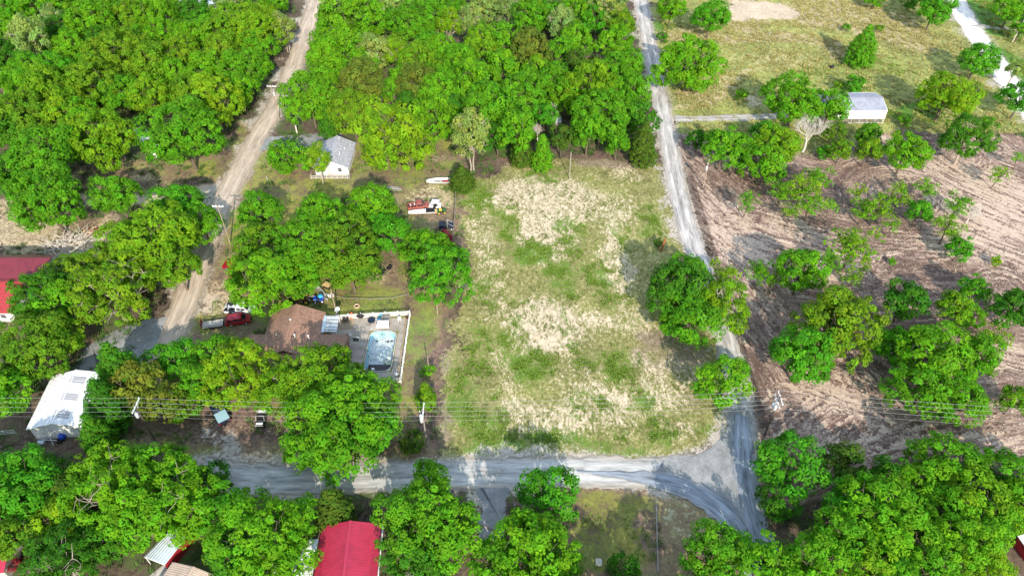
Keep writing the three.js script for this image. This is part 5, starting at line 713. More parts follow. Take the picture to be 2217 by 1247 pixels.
// ---------- poles, wires, rails and yard things ----------
function insulator(t, p) { part(t, 'insulator', cy(0.06, 0.08, 0.24, p.x, p.y + 0.12, p.z, 8), M.ceramic); }
const POLES = [];
function utilityPole(label, px, py, H, { arms = 1, armTurn = 0, armL = 2.6, mat = M.pole, can = 0, r = 0.15, top = true } = {}) {
  const b = at(px, py), t = thing('utility_pole', label, 'utility pole', b, armTurn); part(t, 'pole', cy(r * 0.7, r, H, 0, H / 2, 0, 12), mat);
  for (let i = 0; i < arms; i++) { const y = H - 0.35 - i * 0.75, x = arms > 1 && i ? -0.16 : 0.16; const c = part(t, 'crossarm', bx(0.12, 0.14, armL, x, y, 0), M.ceramic); for (const z of [-0.46, -0.15, 0.15, 0.46]) insulator(t, V(x, y + 0.07, z * armL)); part(t, 'brace', [rod(V(x, y, 0.7), V(x, y - 0.7, 0.05), 0.02), rod(V(x, y, -0.7), V(x, y - 0.7, -0.05), 0.02)], M.galv); }
  for (let i = 0; i < can; i++) { const a = 2.2 + i * 1.4, q = V(Math.cos(a) * 0.42, H - 2.3, Math.sin(a) * 0.42); const k = part(t, 'transformer', [cy(0.26, 0.26, 0.8, q.x, q.y, q.z, 16), cy(0.2, 0.26, 0.08, q.x, q.y + 0.44, q.z, 16)], M.galv); part(k, 'bushing', cy(0.05, 0.07, 0.25, q.x, q.y + 0.6, q.z, 8), M.ceramic); part(t, 'fuse_cutout', rod(V(q.x * 1.1, H - 1.2, q.z * 1.1), V(q.x * 1.3, H - 0.75, q.z * 1.4), 0.05), M.ceramic); }
  POLES.push({ b, H }); return t;
}
utilityPole('left dark wooden power pole with white crossarm on the wire row', 337, 958, 10, { mat: M.darkPole, can: 1, armL: 2.9 });
utilityPole('centre wooden power pole with transformer beside the vacant field', 925, 968, 10, { mat: M.poleGrey, can: 2, armL: 2.7 });
utilityPole('right power pole with double crossarms and transformers by the cleared lot', 1656, 942, 10, { mat: M.darkPole, arms: 2, can: 3, armL: 2.7 });
const wireAt = (i, k) => { const p = POLES[i]; return k < 4 ? V(p.b.x + 0.16, p.H - 0.07 + (k === 0 ? 0.0 : 0), p.b.z + [-1.25, -0.42, 0.42, 1.25][k]) : V(p.b.x, p.H - 2.6, p.b.z + 0.2); };
{ const names = ['northmost', 'second', 'third', 'fourth', 'lowest'];
  for (let k = 0; k < 5; k++) { const ends = [wireAt(0, k).add(V(-46, -0.3, -1.2)), wireAt(0, k), wireAt(1, k), wireAt(2, k), wireAt(2, k).add(V(66, -0.4, 5.2))], segs = [];
    for (let i = 0; i < 4; i++) { const a = ends[i], b = ends[i + 1], n = 14, pts = []; for (let j = 0; j <= n; j++) { const u = j / n; pts.push(a.clone().lerp(b, u).add(V(0, -4 * u * (1 - u) * (0.55 + k * 0.06), 0))); } segs.push(new THREE.TubeGeometry(new THREE.CatmullRomCurve3(pts), 18, k === 4 ? 0.012 : 0.0155, 5, false)); }
    tag(part(scene, 'power_line', segs, M.wire), `${names[k]} wire strung between the three power poles along the bottom road`, 'power line').name = numbered('power_line'); } }
utilityPole('pole with white crossarm among trees right of the dirt road', 498, 528, 10, { armTurn: Math.PI / 2 - 0.05, armL: 2.3 });
utilityPole('pale pole with wide crossarm at the upper dirt road', 604, 258, 9.5, { armTurn: Math.PI / 2 - 0.05, armL: 2.3, can: 1 });
utilityPole('pole with transformer beside the right road at the cleared lot', 1523, 405, 7.6, { arms: 0, can: 1 });
function post(label, px, py, H, r, mat, name = 'wooden_post', cat = 'post', leanX = 0, leanZ = 0) { const t = thing(name, label, cat, at(px, py)); part(t, 'shaft', rod(V(0, -0.1, 0), V(leanX, H, leanZ), r, r * 0.75, 10), mat); return t; }
post('pale bare pole standing in the top of the vacant field', 1233, 386, 7.2, 0.11, M.concrete, 'bare_pole', 'pole');
{ const t = post('yard light pole in front of the emerald field tree', 947, 680, 6.6, 0.14, M.pole, 'light_pole', 'light pole'); part(t, 'lamp_arm', rod(V(0, 6.3, 0), V(-0.6, 6.5, 0), 0.04), M.galv); part(t, 'lamp_head', cy(0.2, 0.28, 0.3, -0.65, 6.42, 0, 14), M.ceramic); }
{ const t = post('leaning pale pole beside the satellite dish', 729, 683, 6.8, 0.13, M.pole, 'service_pole', 'pole'); part(t, 'meter_box', bx(0.3, 0.45, 0.18, 0, 1.5, 0.2), M.galv); }
post('short leaning post above the small green shrub', 929, 806, 4.2, 0.11, M.pole); post('rusty broken tree stump at the edge of the right road', 1432, 543, 3.2, 0.24, std(C(0.3, 0.1, 0.035), 0.9), 'broken_stump', 'stump', 0.4, 0);
post('pole beside the side drive at the right edge', 2193, 92, 8, 0.14, M.deadBark, 'bare_pole', 'pole', 0.3); post('thin white post beside the dirt road above the round tree', 579, 392, 1.2, 0.06, M.trim, 'marker_post', 'post'); post('white trunk stub beside the driveway of the white house', 643, 290, 2.4, 0.22, M.deadBark, 'tree_stub', 'stump');
function railFence(name, label, pts, H, mat, every, rails = 2) { const w = pts.map((p) => at(...p)), t = thing(name, label, 'fence', w[0]); for (let s = 0; s < w.length - 1; s++) { const a = local(t, w[s]), b = local(t, w[s + 1]), L = a.distanceTo(b), n = Math.max(1, Math.round(L / every)); for (let i = s ? 1 : 0; i <= n; i++) { const p = a.clone().lerp(b, i / n); part(t, 'post', cy(0.07, 0.08, H, p.x, H / 2, p.z, 8), mat); } for (let i = 0; i < n; i++) for (let k = 0; k < rails; k++) { const p = a.clone().lerp(b, i / n), q = a.clone().lerp(b, (i + 1) / n), y = H * (0.92 - k * 0.45); part(t, 'rail', rod(p.setY(y), q.setY(y + rr(-0.04, 0.04)), 0.055, 0.05, 6), k ? M.rust : mat); } } return t; }
railFence('rail_fence', 'low weathered rail fence between the back yard and the vacant field', [[986, 419], [986, 437], [984, 480], [979, 532]], 1.1, M.greyWood, 2.6);
railFence('rail_fence', 'thin wire and post fence above the picket fence of the pool', [[712, 640], [745, 648], [800, 650], [850, 648], [880, 640]], 0.45, M.greyWood, 2.4, 1);
{ const p = at(1421, 1092), q = at(1425, 1240), t = thing('timber_edging', 'long weathered timber edging dividing the lawn from the gravel', 'edging', p), b = local(t, q), n = 6; for (let i = 0; i < n; i++) { const u = b.clone().multiplyScalar(i / n), v = b.clone().multiplyScalar((i + 0.985) / n); part(t, 'timber', rod(u.setY(0.13), v.setY(0.13 + rr(-0.02, 0.02)), 0.14, 0.13, 8), M.greyWood); }
  const r = thing('timber_edging', 'short timber edging across the gravel apron', 'edging', at(1022, 1134)), s = local(r, at(1080, 1150)); part(r, 'timber', rod(V(0, 0.13, 0), s.clone().multiplyScalar(0.49).setY(0.13), 0.13, 0.12, 8), M.greyWood); part(r, 'timber', rod(s.clone().multiplyScalar(0.5).setY(0.13), s.setY(0.13), 0.13, 0.12, 8), M.greyWood);
  const w = thing('timber_edging', 'timber lying beside the round emerald tree', 'edging', at(1114, 1092)), x = local(w, at(1115, 1128)); part(w, 'timber', rod(V(0, 0.12, 0), x.setY(0.12), 0.12, 0.12, 8), M.greyWood);
  const e = thing('utility_box', 'small grey utility box on the dark lawn at the bottom', 'utility box', at(1296, 1221)); part(e, 'cabinet', prof([[-0.4, 0], [0.4, 0], [0.4, 0.65], [0.25, 0.8], [-0.4, 0.8]], 0.75, 0.03), M.galv); part(e, 'lid', bx(0.6, 0.04, 0.8, -0.08, 0.83, 0), M.concretePale);
  const k = thing('black_drum', 'black drum lying alone on the pasture', 'drum', at(1801, 147)); part(k, 'drum', new THREE.CylinderGeometry(0.42, 0.42, 1.1, 18).rotateZ(Math.PI / 2).rotateY(0.4).translate(0, 0.42, 0), M.dark); part(k, 'rim', [new THREE.TorusGeometry(0.42, 0.03, 6, 18).rotateY(Math.PI / 2 + 0.4).translate(0.25, 0.42, -0.1), new THREE.TorusGeometry(0.42, 0.03, 6, 18).rotateY(Math.PI / 2 + 0.4).translate(-0.25, 0.42, 0.1)], M.blackPlastic);
  const h = thing('metal_hoop', 'small dark metal hoop standing in the grass above the white boat', 'hoop', at(938, 375)); part(h, 'hoop', new THREE.TorusGeometry(0.45, 0.07, 8, 18, Math.PI).translate(0, 0.25, 0), M.dark); part(h, 'foot', [bx(0.14, 0.27, 0.14, -0.45, 0.13, 0), bx(0.14, 0.27, 0.14, 0.45, 0.13, 0)], M.dark); }
function brushPile(label, px, py, R, H, n, mat, thick = 0.05) { const t = thing('brush_pile', label, 'brush pile', at(px, py)), list = []; for (let i = 0; i < n; i++) { const a = rr(0, 6.283), q = R * Math.sqrt(rnd()), p = V(Math.cos(a) * q, rr(0.05, H) * (1 - q / R * 0.8), Math.sin(a) * q * 0.8), d = dirOnSphere(-0.2).setY(rr(-0.1, 0.35)).normalize(), L = rr(0.7, 2.2) * R * 0.4; limb(list, p, p.clone().addScaledVector(d, L), thick * rr(0.5, 1.4), 0.012, 0.25, 4); } part(t, 'branches', list, mat, stuff); return t; }
{ const t = brushPile('sprawling pile of bare pale branches above the red roofed house', 152, 535, 5.6, 1.4, 190, M.deadBark, 0.085); part(t, 'log', rod(V(-3, 0.9, -1), V(2, 0.3, 2.6), 0.14, 0.09, 8), M.deadBark); part(t, 'log', rod(V(2.2, 0.25, 2.7), V(3.4, 0.15, 4.6), 0.18, 0.15, 8), M.darkPole);
  brushPile('small reddish brush pile right of the dome shaped tree', 957, 346, 2.2, 0.7, 80, M.brush); brushPile('purple brown brush heap at the upper edge of the cleared lot', 1770, 335, 3.6, 0.9, 90, M.brush); brushPile('scattered dead branches at the lower left of the giant tree', 1506, 762, 2.6, 0.5, 45, M.paleBark, 0.04); brushPile('sticks lying at the dirt lane edge left of the dirt road', 255, 465, 2, 0.4, 30, M.paleBark, 0.04);
  const w = thing('wood_pile', 'heap of split reddish firewood logs right of the brush pile', 'wood pile', at(192, 503)); for (let i = 0; i < 26; i++) { const a = rr(0, 6.28), q = 1.7 * Math.sqrt(rnd()), y = 0.16 + (1 - q / 1.7) * rr(0, 0.7); part(w, 'log', new THREE.CylinderGeometry(0.15, 0.17, rr(0.5, 0.8), 9).rotateZ(Math.PI / 2).rotateY(rr(0, 3)).rotateX(rr(-0.3, 0.3)).translate(Math.cos(a) * q, y, Math.sin(a) * q), i % 3 ? M.tan : M.rust); } }
{ const B2 = (label, px, py) => { const t = thing('barn_clutter', label, 'clutter', at(px, py)); return t; };
  const t = B2('old plough and junk along the front of the white barn', 108, 955); part(t, 'frame', [rod(V(-1.2, 0.4, 0), V(1.4, 0.6, 0.3), 0.07), rod(V(0, 0.2, -0.5), V(0.6, 1.6, 0.1), 0.06), rod(V(0.4, 1.2, 0), V(0.9, 0.1, 0.9), 0.06)], M.galv); part(t, 'tank', new THREE.CylinderGeometry(0.35, 0.35, 1, 14).rotateZ(Math.PI / 2).translate(-1.1, 0.36, 0.5), M.bluish); part(t, 'crate', bx(0.7, 0.5, 0.6, 1.6, 0.25, 0.2, 0.3), M.dark);
  const b = B2('bright blue ball shaped tarp against the white barn', 136, 950); part(b, 'tarp', new THREE.SphereGeometry(0.62, 20, 14).scale(1, 1.05, 0.9).translate(0, 0.62, 0), M.blue); const r = B2('red fuel can beside the blue tarp at the barn', 128, 956); part(r, 'can', bx(0.55, 0.5, 0.35, 0, 0.25, 0, 0.3), M.carRed); part(r, 'spout', rod(V(0.2, 0.5, 0), V(0.35, 0.7, 0), 0.04), M.dark); }
{ const g = thing('field_gate', 'old metal pipe gate left of the white barn', 'gate', at(8, 945)); for (const y of [0.4, 0.8, 1.2]) part(g, 'bar', rod(V(-1.6, y, 0), V(1.8, y, -0.4), 0.03), M.galv); for (const x of [-1.6, 0.1, 1.8]) part(g, 'upright', rod(V(x, 0, -0.2 - x * 0.12), V(x, 1.3, -0.2 - x * 0.12), 0.05), M.galv); }
{ // chips, sticks and clods left by the mulching machine
  const g = new THREE.CylinderGeometry(0.035, 0.05, 1, 5).rotateZ(Math.PI / 2), n = 5000, m = new THREE.InstancedMesh(g, std(C(0.3, 0.22, 0.16), 1), n), o = new THREE.Object3D(), c = new THREE.Color(); let k = 0;
  for (let i = 0; i < 400000 && k < n; i++) { const x = rr(38, 134), z = rr(-164, -54), mu = chan(CH.mulch, x, z); if (mu < 0.6 || chan(CH.gravel, x, z) > 0.1 || smp(NB, x, z, 40) + chan(CH.dark, x, z) * 0.3 - chan(CH.pale, x, z) * 0.2 < rr(0.45, 0.85)) continue; o.position.set(x, 0.04, z); o.rotation.set(0, rr(0, 6.28), rr(-0.15, 0.15)); o.scale.set(rr(0.2, 0.8) * (rnd() < 0.06 ? 2.4 : 1), rr(0.5, 1.5), rr(0.5, 1.5)); o.updateMatrix(); m.setMatrixAt(k, o.matrix); const v = rnd() < 0.4 ? rr(1.1, 1.8) : rr(0.25, 0.7); m.setColorAt(k, c.setRGB(v, v, v)); k++; }
  m.count = k; m.name = 'wood_debris'; m.castShadow = m.receiveShadow = true; scene.add(m); tag(m, 'sticks and wood chips scattered over the cleared lot', 'wood debris', undefined, 'stuff'); }
// ---------- loose growth on the ground ----------
function tufts(name, label, n, hit, blades, hgt, mat, spread) {
  const pos = [], idx = []; for (let i = 0; i < blades; i++) { const a = rr(0, 6.283), q = rr(0, spread), x = Math.cos(a) * q, z = Math.sin(a) * q, h = hgt * rr(0.6, 1.3), w = rr(0.03, 0.06), b = a + rr(-1, 1), lx = Math.cos(b) * h * 0.6, lz = Math.sin(b) * h * 0.6, k = pos.length / 3; pos.push(x - Math.sin(b) * w, 0, z + Math.cos(b) * w, x + Math.sin(b) * w, 0, z - Math.cos(b) * w, x + lx, h, z + lz); idx.push(k, k + 1, k + 2); }
  const g = new THREE.BufferGeometry(); g.setAttribute('position', new THREE.Float32BufferAttribute(pos, 3)); g.setIndex(idx);
  const clear = (x, z) => chan(CH.gravel, x, z) > 0.12; const spots = []; for (let i = 0; i < n * 40 && spots.length < n; i++) { const x = rr(GX0 + 20, GX1 - 20), z = rr(-245, -40); if (Math.abs(x) > -z * 0.8 + 40) continue; if (!clear(x, z) && hit(x, z) > rnd()) spots.push([x, z]); }
  const m = new THREE.InstancedMesh(g, mat, spots.length), o = new THREE.Object3D(), c = new THREE.Color(); spots.forEach(([x, z], i) => { o.position.set(x, 0, z); o.rotation.y = rr(0, 6.28); o.scale.setScalar(rr(0.6, 1.5)); o.updateMatrix(); m.setMatrixAt(i, o.matrix); const v = rr(0.7, 1.25); m.setColorAt(i, c.setRGB(v * rr(0.9, 1.15), v, v * rr(0.8, 1))); });
  m.name = name; m.castShadow = m.receiveShadow = true; scene.add(m); tag(m, label, 'grass', undefined, 'stuff');
}
const patchy = (x, z) => ss(smp(NB, x + 9, z - 4, 30), 0.5, 0.7);
tufts('tall_grass', 'tall dry grass of the pasture at the upper right', 11000, (x, z) => chan(CH.pasture, x, z) * (0.25 + chan(CH.dry, x, z)) * (0.4 + patchy(x, z)) * (1 - chan(CH.soil, x, z)), 14, 0.42, std(C(0.36, 0.34, 0.13), 0.9, 0, { side: THREE.DoubleSide }), 0.35);
tufts('weeds', 'green weeds growing in patches over the vacant field and lawns', 40000, (x, z) => Math.max(chan(CH.field, x, z) * chan(CH.green, x, z) * 1.3, chan(CH.lawn, x, z) * 0.12, chan(CH.pasture, x, z) * chan(CH.green, x, z) * 0.7) * patchy(x, z) * (1 - chan(CH.gravel, x, z)), 12, 0.18, std(C(0.13, 0.23, 0.02), 0.9, 0, { side: THREE.DoubleSide }), 0.3);
tufts('undergrowth', 'low dark undergrowth on the floor of the woods', 16000, (x, z) => (1 - Math.max(chan(CH.lawn, x, z), chan(CH.field, x, z), chan(CH.pasture, x, z), chan(CH.mulch, x, z), chan(CH.gravel, x, z), chan(CH.soil, x, z), chan(CH.dry, x, z))) * patchy(x, z) * (Math.abs(x + 22) < 14 && z > -99 && z < -78 ? 0 : 1), 18, 0.4, std(C(0.06, 0.13, 0.02), 0.9, 0, { side: THREE.DoubleSide }), 0.5);
// crowns: [x, y, half width in the survey photograph, kind, tone, label of its own]
grove('in the wood left of the dirt road', 'of the wood left of the dirt road', [
  [57, 82, 52, 't', 'P', 'pale yellow green crown standing out in the upper left wood'], [20, 20, 42, 'o', 'E'], [70, 12, 44, 'o', 'B'], [121, 10, 38, 'o', 'B'], [197, 42, 58, 'o', 'B'], [112, 42, 26, 't', 'P', 'smaller pale crown beside the big pale tree of the upper left wood'],
  [150, 108, 42, 'o', 'B'], [217, 88, 36, 'o', 'D'], [290, 42, 42, 'o', 'O'], [335, 40, 46, 'o', 'B'], [420, 25, 34, 'o', 'D', 'dark green tree left of the white roof at the wood edge'], [497, 10, 40, 't', 'P', 'pale thin tree right of the white roof in the wood'],
  [355, 76, 40, 'o', 'B'], [410, 86, 42, 'o', 'B'], [505, 62, 60, 'o', 'Y', 'large yellow green tree below the white roof in the wood'], [552, 72, 50, 'o', 'Y'], [262, 122, 66, 'o', 'O'], [390, 122, 46, 'o', 'O'], [322, 150, 48, 'o', 'O'], [205, 186, 62, 'o', 'O'], [105, 205, 62, 'o', 'Y'],
  [38, 210, 56, 'o', 'B'], [372, 162, 42, 'o', 'B'], [452, 160, 52, 'o', 'B'], [522, 160, 48, 'o', 'B'], [545, 145, 40, 'o', 'B'], [50, 262, 52, 'o', 'O'], [130, 248, 48, 'o', 'Y'], [322, 214, 48, 'o', 'Y'], [262, 200, 46, 'o', 'B'],
  [462, 224, 60, 'o', 'Y', 'yellow green oak at the wood corner beside the dirt road'], [410, 205, 46, 'o', 'O'], [520, 205, 36, 'o', 'B'], [172, 255, 40, 'o', 'B'], [60, 158, 42, 'o', 'B'], [14, 130, 40, 'o', 'D'], [250, 25, 40, 'o', 'E'], [150, 60, 40, 'o', 'D'], [445, 70, 40, 'o', 'B'], [480, 120, 44, 'o', 'O'], [300, 95, 40, 'o', 'B'],
  [560, 105, 34, 'o', 'B'], [562, 50, 36, 'o', 'Y'], [612, 50, 30, 't', 'P', 'pale slender tree leaning over the dirt road at the top'], [590, 12, 32, 'o', 'B'], [120, 160, 42, 'o', 'E'], [18, 290, 40, 'o', 'D'], [160, 300, 40, 'o', 'D'], [395, 20, 30, 'o', 'B'],
  [218, 300, 72, 'o', 'Y', 'bright yellow green tree left of the white camper'], [396, 290, 82, 'o', 'B', 'broad bright green tree overhanging the white camper'], [82, 350, 88, 'o', 'B', 'large bright tree at the left edge above the red roofed house'], [100, 432, 84, 'o', 'B', 'spreading tree above the brush pile at the left'], [30, 380, 50, 'o', 'D'],
  [200, 88, 14, 'd', 'P', 'bare dead tree top poking out of the upper left wood'], [255, 425, 52, 'o', 'B', 'lone round oak on the bare lawn left of the dirt road'],
], 0.12);
grove('in the wood between the two roads', 'of the wood between the two roads', [
  [670, 213, 60, 'o', 'B', 'large bright oak right of the upper pole beside the dirt road'], [760, 42, 70, 'o', 'B'], [728, 40, 34, 'o', 'P'], [712, 85, 34, 'o', 'B'], [853, 38, 26, 'o', 'E'], [893, 52, 46, 'o', 'B'], [740, 118, 52, 'o', 'B'], [704, 132, 44, 'o', 'B'], [806, 110, 44, 'o', 'P'], [856, 112, 26, 't', 'Y', 'thin yellow tree in the middle of the upper wood'],
  [779, 180, 50, 'o', 'N', 'olive brown oak above the grey roofed house'], [762, 245, 52, 'o', 'O', 'olive oak touching the grey roof of the white house'], [708, 262, 22, 'c', 'D', 'small dark cedar behind the grey roofed house'], [850, 298, 80, 'r', 'Y', 'great dome shaped tree right of the grey roofed white house'], [907, 184, 46, 'o', 'N'], [845, 195, 28, 'o', 'B'], [952, 205, 48, 'o', 'B'], [940, 268, 54, 'o', 'B', 'bright oak right of the dome shaped tree'],
  [1038, 192, 52, 'o', 'B'], [1058, 238, 56, 'o', 'B'], [930, 48, 42, 'o', 'B'], [971, 57, 32, 't', 'Y'], [1015, 47, 34, 't', 'P'], [988, 138, 46, 'o', 'B'], [1040, 100, 42, 'o', 'Y', 'yellow green tree in the centre of the upper wood'], [1089, 90, 36, 'o', 'B'], [1022, 300, 48, 't', 'P', 'tall pale tree with several bare stems at the wood front'], [1000, 384, 32, 'c', 'K', 'bushy cedar behind the white boat', -0.45],
  [1100, 20, 34, 't', 'P'], [950, 110, 40, 'o', 'B'], [900, 130, 40, 'o', 'Y'], [1150, 50, 40, 'o', 'B'], [1211, 48, 40, 't', 'P', 'pale crown above the dead branches in the upper wood'], [1147, 108, 46, 'o', 'N', 'olive crown left of the pale trees in the upper wood'], [1245, 92, 38, 'o', 'B'], [1312, 22, 42, 'h', 'P', 'pale crown with white forking trunk beside the right road'], [1288, 45, 30, 'o', 'E'], [1344, 58, 30, 'o', 'O', 'olive tree at the edge of the right road near the top'],
  [1329, 92, 42, 'o', 'B'], [1197, 176, 42, 'o', 'B'], [1258, 148, 38, 'o', 'K'], [1134, 210, 48, 'o', 'B'], [1277, 194, 56, 'o', 'Y'], [1364, 148, 28, 'o', 'B', 'small tree against the right road below the olive tree'], [1332, 150, 34, 'o', 'B'], [1376, 212, 38, 'o', 'B'], [1302, 254, 66, 'o', 'B', 'largest bright oak at the front of the wood by the right road'], [1384, 262, 38, 'o', 'D', 'dark oak at the wood corner beside the right road'],
  [1394, 312, 30, 'c', 'K', 'dark cedar at the wood corner beside the right road'], [1336, 312, 28, 'o', 'B'], [1272, 292, 40, 'o', 'B'], [1120, 290, 46, 'o', 'B', 'leafy tree above the leaning dead branches at the wood front'], [1174, 330, 24, 'c', 'B', 'small green cedar on the field edge left of the field pole'], [1130, 322, 24, 'c', 'K', 'small olive cedar on the field edge below the wood'], [1188, 246, 24, 'd', 'P', 'grey dead tree with twisted branches at the wood front'], [1165, 282, 20, 'd', 'P', 'fallen grey branches at the wood front above the field'],
  [822, 30, 26, 'd', 'P', 'bare white leaning tree at the top of the upper wood'], [1118, 158, 14, 'd', 'P', 'small bare white treetop in the middle of the upper wood'], [1300, 20, 26, 'o', 'B'], [870, 10, 40, 'o', 'P'], [960, 12, 40, 'o', 'B'], [1050, 14, 38, 'o', 'P'], [1010, 165, 36, 'o', 'B'], [880, 235, 30, 'o', 'D'], [1215, 120, 34, 'o', 'B'], [1085, 150, 38, 'o', 'B'], [1240, 20, 38, 'o', 'B'], [980, 240, 32, 'o', 'D'], [1160, 155, 30, 'o', 'Y'], [1225, 215, 36, 'o', 'B'], [1076, 300, 30, 'o', 'D'], [1215, 300, 30, 'o', 'K'], [1100, 260, 36, 'o', 'B'], [700, 180, 36, 'o', 'B'], [1330, 205, 40, 'o', 'B'],
], 0.14);
grove('beside the middle house', 'around the middle house', [
  [620, 340, 40, 'r', 'B', 'dark rounded tree left of the grey roofed house'], [688, 345, 32, 't', 'Y', 'pale slender tree in front of the grey roofed house'],
  [320, 520, 96, 'o', 'Y', 'broad yellow green tree left of the middle pole'], [385, 440, 54, 'o', 'E', 'emerald tree behind the middle pole left of the dirt road'], [436, 482, 50, 'o', 'B', 'bright tree covering the dirt road beside the middle pole'], [385, 580, 56, 'o', 'Y', 'yellow tree overhanging the dirt road opposite the red car'], [566, 456, 54, 'o', 'B', 'bright oak right of the middle pole across the road'], [554, 524, 46, 'o', 'O', 'olive oak above the red car'], [578, 610, 76, 'o', 'B', 'large bright oak over the white pickup'], [540, 570, 44, 'o', 'Y', 'yellow green crown touching the red car'],
  [668, 525, 78, 'o', 'B', 'big bright oak at the left of the yard cluster behind the brown house'], [752, 545, 82, 'o', 'O', 'olive green oak in the middle of the yard cluster'], [800, 452, 58, 'o', 'B', 'bright oak at the top of the yard cluster left of the red pickup'], [840, 500, 54, 'o', 'E', 'emerald oak at the right of the yard cluster'], [700, 480, 60, 'o', 'B', 'upper left oak of the yard cluster'], [640, 590, 60, 'o', 'B', 'low oak at the front of the yard cluster above the brown roof'], [760, 590, 50, 'o', 'O', 'lowest olive crown of the yard cluster above the dirt clearing'],
  [940, 552, 54, 'o', 'B', 'upper half of the tree pair beside the vacant field'], [952, 592, 70, 'o', 'E', 'emerald tree beside the vacant field above the yard pole'], [900, 532, 36, 'o', 'B', 'small oak linking the yard cluster to the field tree'], [960, 520, 20, 'b', 'R', 'reddish shrub under the field tree by the rail'],
]);
grove('around the left houses', 'around the left houses', [
  [85, 640, 60, 'o', 'D', 'dark green tree right of the red roofed house'], [205, 590, 58, 'o', 'O', 'olive tree at the upper edge of the gravel yard'], [240, 632, 92, 'h', 'O', 'wide olive tree over the gravel yard'], [138, 668, 50, 'o', 'B', 'bright tree between the red roofed house and gravel yard'], [282, 580, 60, 'o', 'O', 'olive crown below the broad yellow green tree'], [140, 590, 44, 'h', 'O', 'thin olive tree just right of the red roof gable'], [70, 752, 88, 'o', 'O', 'large olive tree above the white barn'], [14, 862, 54, 'o', 'B', 'bright tree left of the white barn'], [130, 735, 50, 'o', 'Y', 'yellow tree between the barn and the gravel yard'],
  [256, 802, 50, 'c', 'D', 'tall dark cedar at the upper right of the barn'], [226, 872, 48, 'c', 'D', 'large bushy cedar right of the white barn'], [206, 938, 38, 'c', 'D', 'cedar at the lower right corner of the white barn'], [300, 845, 56, 'o', 'N', 'olive tree right of the barn cedars'], [350, 868, 48, 'o', 'N', 'second olive tree right of the barn cedars'], [395, 872, 38, 'o', 'O', 'small olive tree left of the dark pickup'], [390, 778, 42, 'o', 'E', 'emerald tree below the end of the dirt road'], [345, 775, 40, 'o', 'E', 'small emerald tree beside the gravel yard'],
  [470, 775, 52, 'o', 'B', 'bright tree left of the brown house'], [520, 815, 84, 'o', 'Y', 'large yellow green tree at the lower left of the brown roof'], [440, 830, 52, 'o', 'B', 'bright tree above the dark pickup'], [688, 818, 78, 'o', 'Y', 'yellow olive tree below the brown roof'], [620, 850, 64, 'o', 'Y', 'yellow green tree above the black utility vehicle'], [778, 872, 66, 'o', 'B', 'bright tree at the lower left of the pool'], [748, 822, 50, 'h', 'O', 'open olive tree overhanging the pool terrace'], [735, 900, 92, 'o', 'B', 'largest bright tree between the pool and the power line'], [745, 965, 84, 'o', 'B', 'bright tree under the wires beside the bottom road'], [660, 975, 50, 'o', 'B', 'small bright tree at the edge of the bottom road'], [805, 935, 58, 'o', 'E', 'emerald tree left of the centre power pole'],
  [921, 856, 26, 'c', 'O', 'small olive cedar behind the centre power pole'], [928, 805, 15, 'b', 'B', 'small green shrub around the short leaning post'], [893, 962, 28, 'b', 'K', 'dark bush left of the centre power pole base'],
]);
grove('in the grove at the lower left', 'of the grove at the lower left', [
  [245, 1066, 100, 'h', 'B', 'great open crowned tree in the middle of the lower left grove'], [395, 1088, 88, 'h', 'B', 'large open crowned tree left of the bottom road end'], [328, 1018, 58, 'o', 'B', 'bright crown below the left power pole'], [458, 1032, 38, 'o', 'D', 'dark tree at the left end of the bottom road'], [300, 1115, 80, 'o', 'B', 'bright tree hanging over the steel carport'], [40, 1065, 82, 'o', 'E', 'emerald tree at the lower left edge above the small red roof'], [152, 1036, 34, 'o', 'K'], [98, 1015, 34, 'o', 'D', 'bluish dark tree below the white barn'], [150, 1060, 46, 'o', 'K'],
  [130, 1210, 78, 'h', 'D', 'dark open tree beside the small red roof at the bottom'], [205, 1180, 50, 'o', 'D'], [560, 1168, 104, 'o', 'B', 'great bright tree between the steel carport and the red metal roof'], [488, 1112, 58, 'o', 'E', 'emerald tree along the lower edge of the bottom road'], [642, 1138, 56, 'o', 'B', 'bright crown touching the upper left of the red metal roof'], [600, 1215, 70, 'o', 'B', 'bright crown over the white lean-to roof'], [500, 1210, 56, 'o', 'D'], [718, 1096, 44, 'c', 'K', 'wide dark cedar above the red metal roof'], [38, 1022, 30, 'o', 'D'], [30, 1225, 16, 'b', 'R', 'pinkish shrub beside the small red roof at the bottom left'],
]);
grove('at the bottom centre', 'at the bottom centre', [
  [930, 1042, 46, 'o', 'B', 'top crown of the tall tree reaching over the bottom road'], [912, 1132, 98, 'o', 'B', 'great bright tree right of the red metal roof'], [970, 1165, 76, 'o', 'B', 'bright crown at the right of the great tree by the red roof'], [900, 1215, 70, 'o', 'D', 'dark lower crown beside the grey plank deck'], [1187, 1072, 62, 'o', 'E', 'round emerald tree below the bottom road'], [1225, 1110, 14, 'd', 'P', 'bare branches at the right of the round emerald tree'], [1155, 1195, 92, 'o', 'B', 'large bright tree at the bottom centre edge'], [1080, 1225, 60, 'o', 'B', 'bright crown left of the large bottom centre tree'], [1215, 1215, 50, 'o', 'B', 'bright crown right of the large bottom centre tree'], [1352, 1240, 38, 'b', 'D', 'dark bush at the bottom edge of the lawn'], [1128, 1130, 30, 'o', 'D', 'small dark tree below the round emerald tree'],
  [1560, 1205, 76, 'o', 'B', 'bright tree at the bottom end of the road junction'], [1650, 1215, 58, 'o', 'B', 'bright tree right of the junction at the bottom edge'],
]);
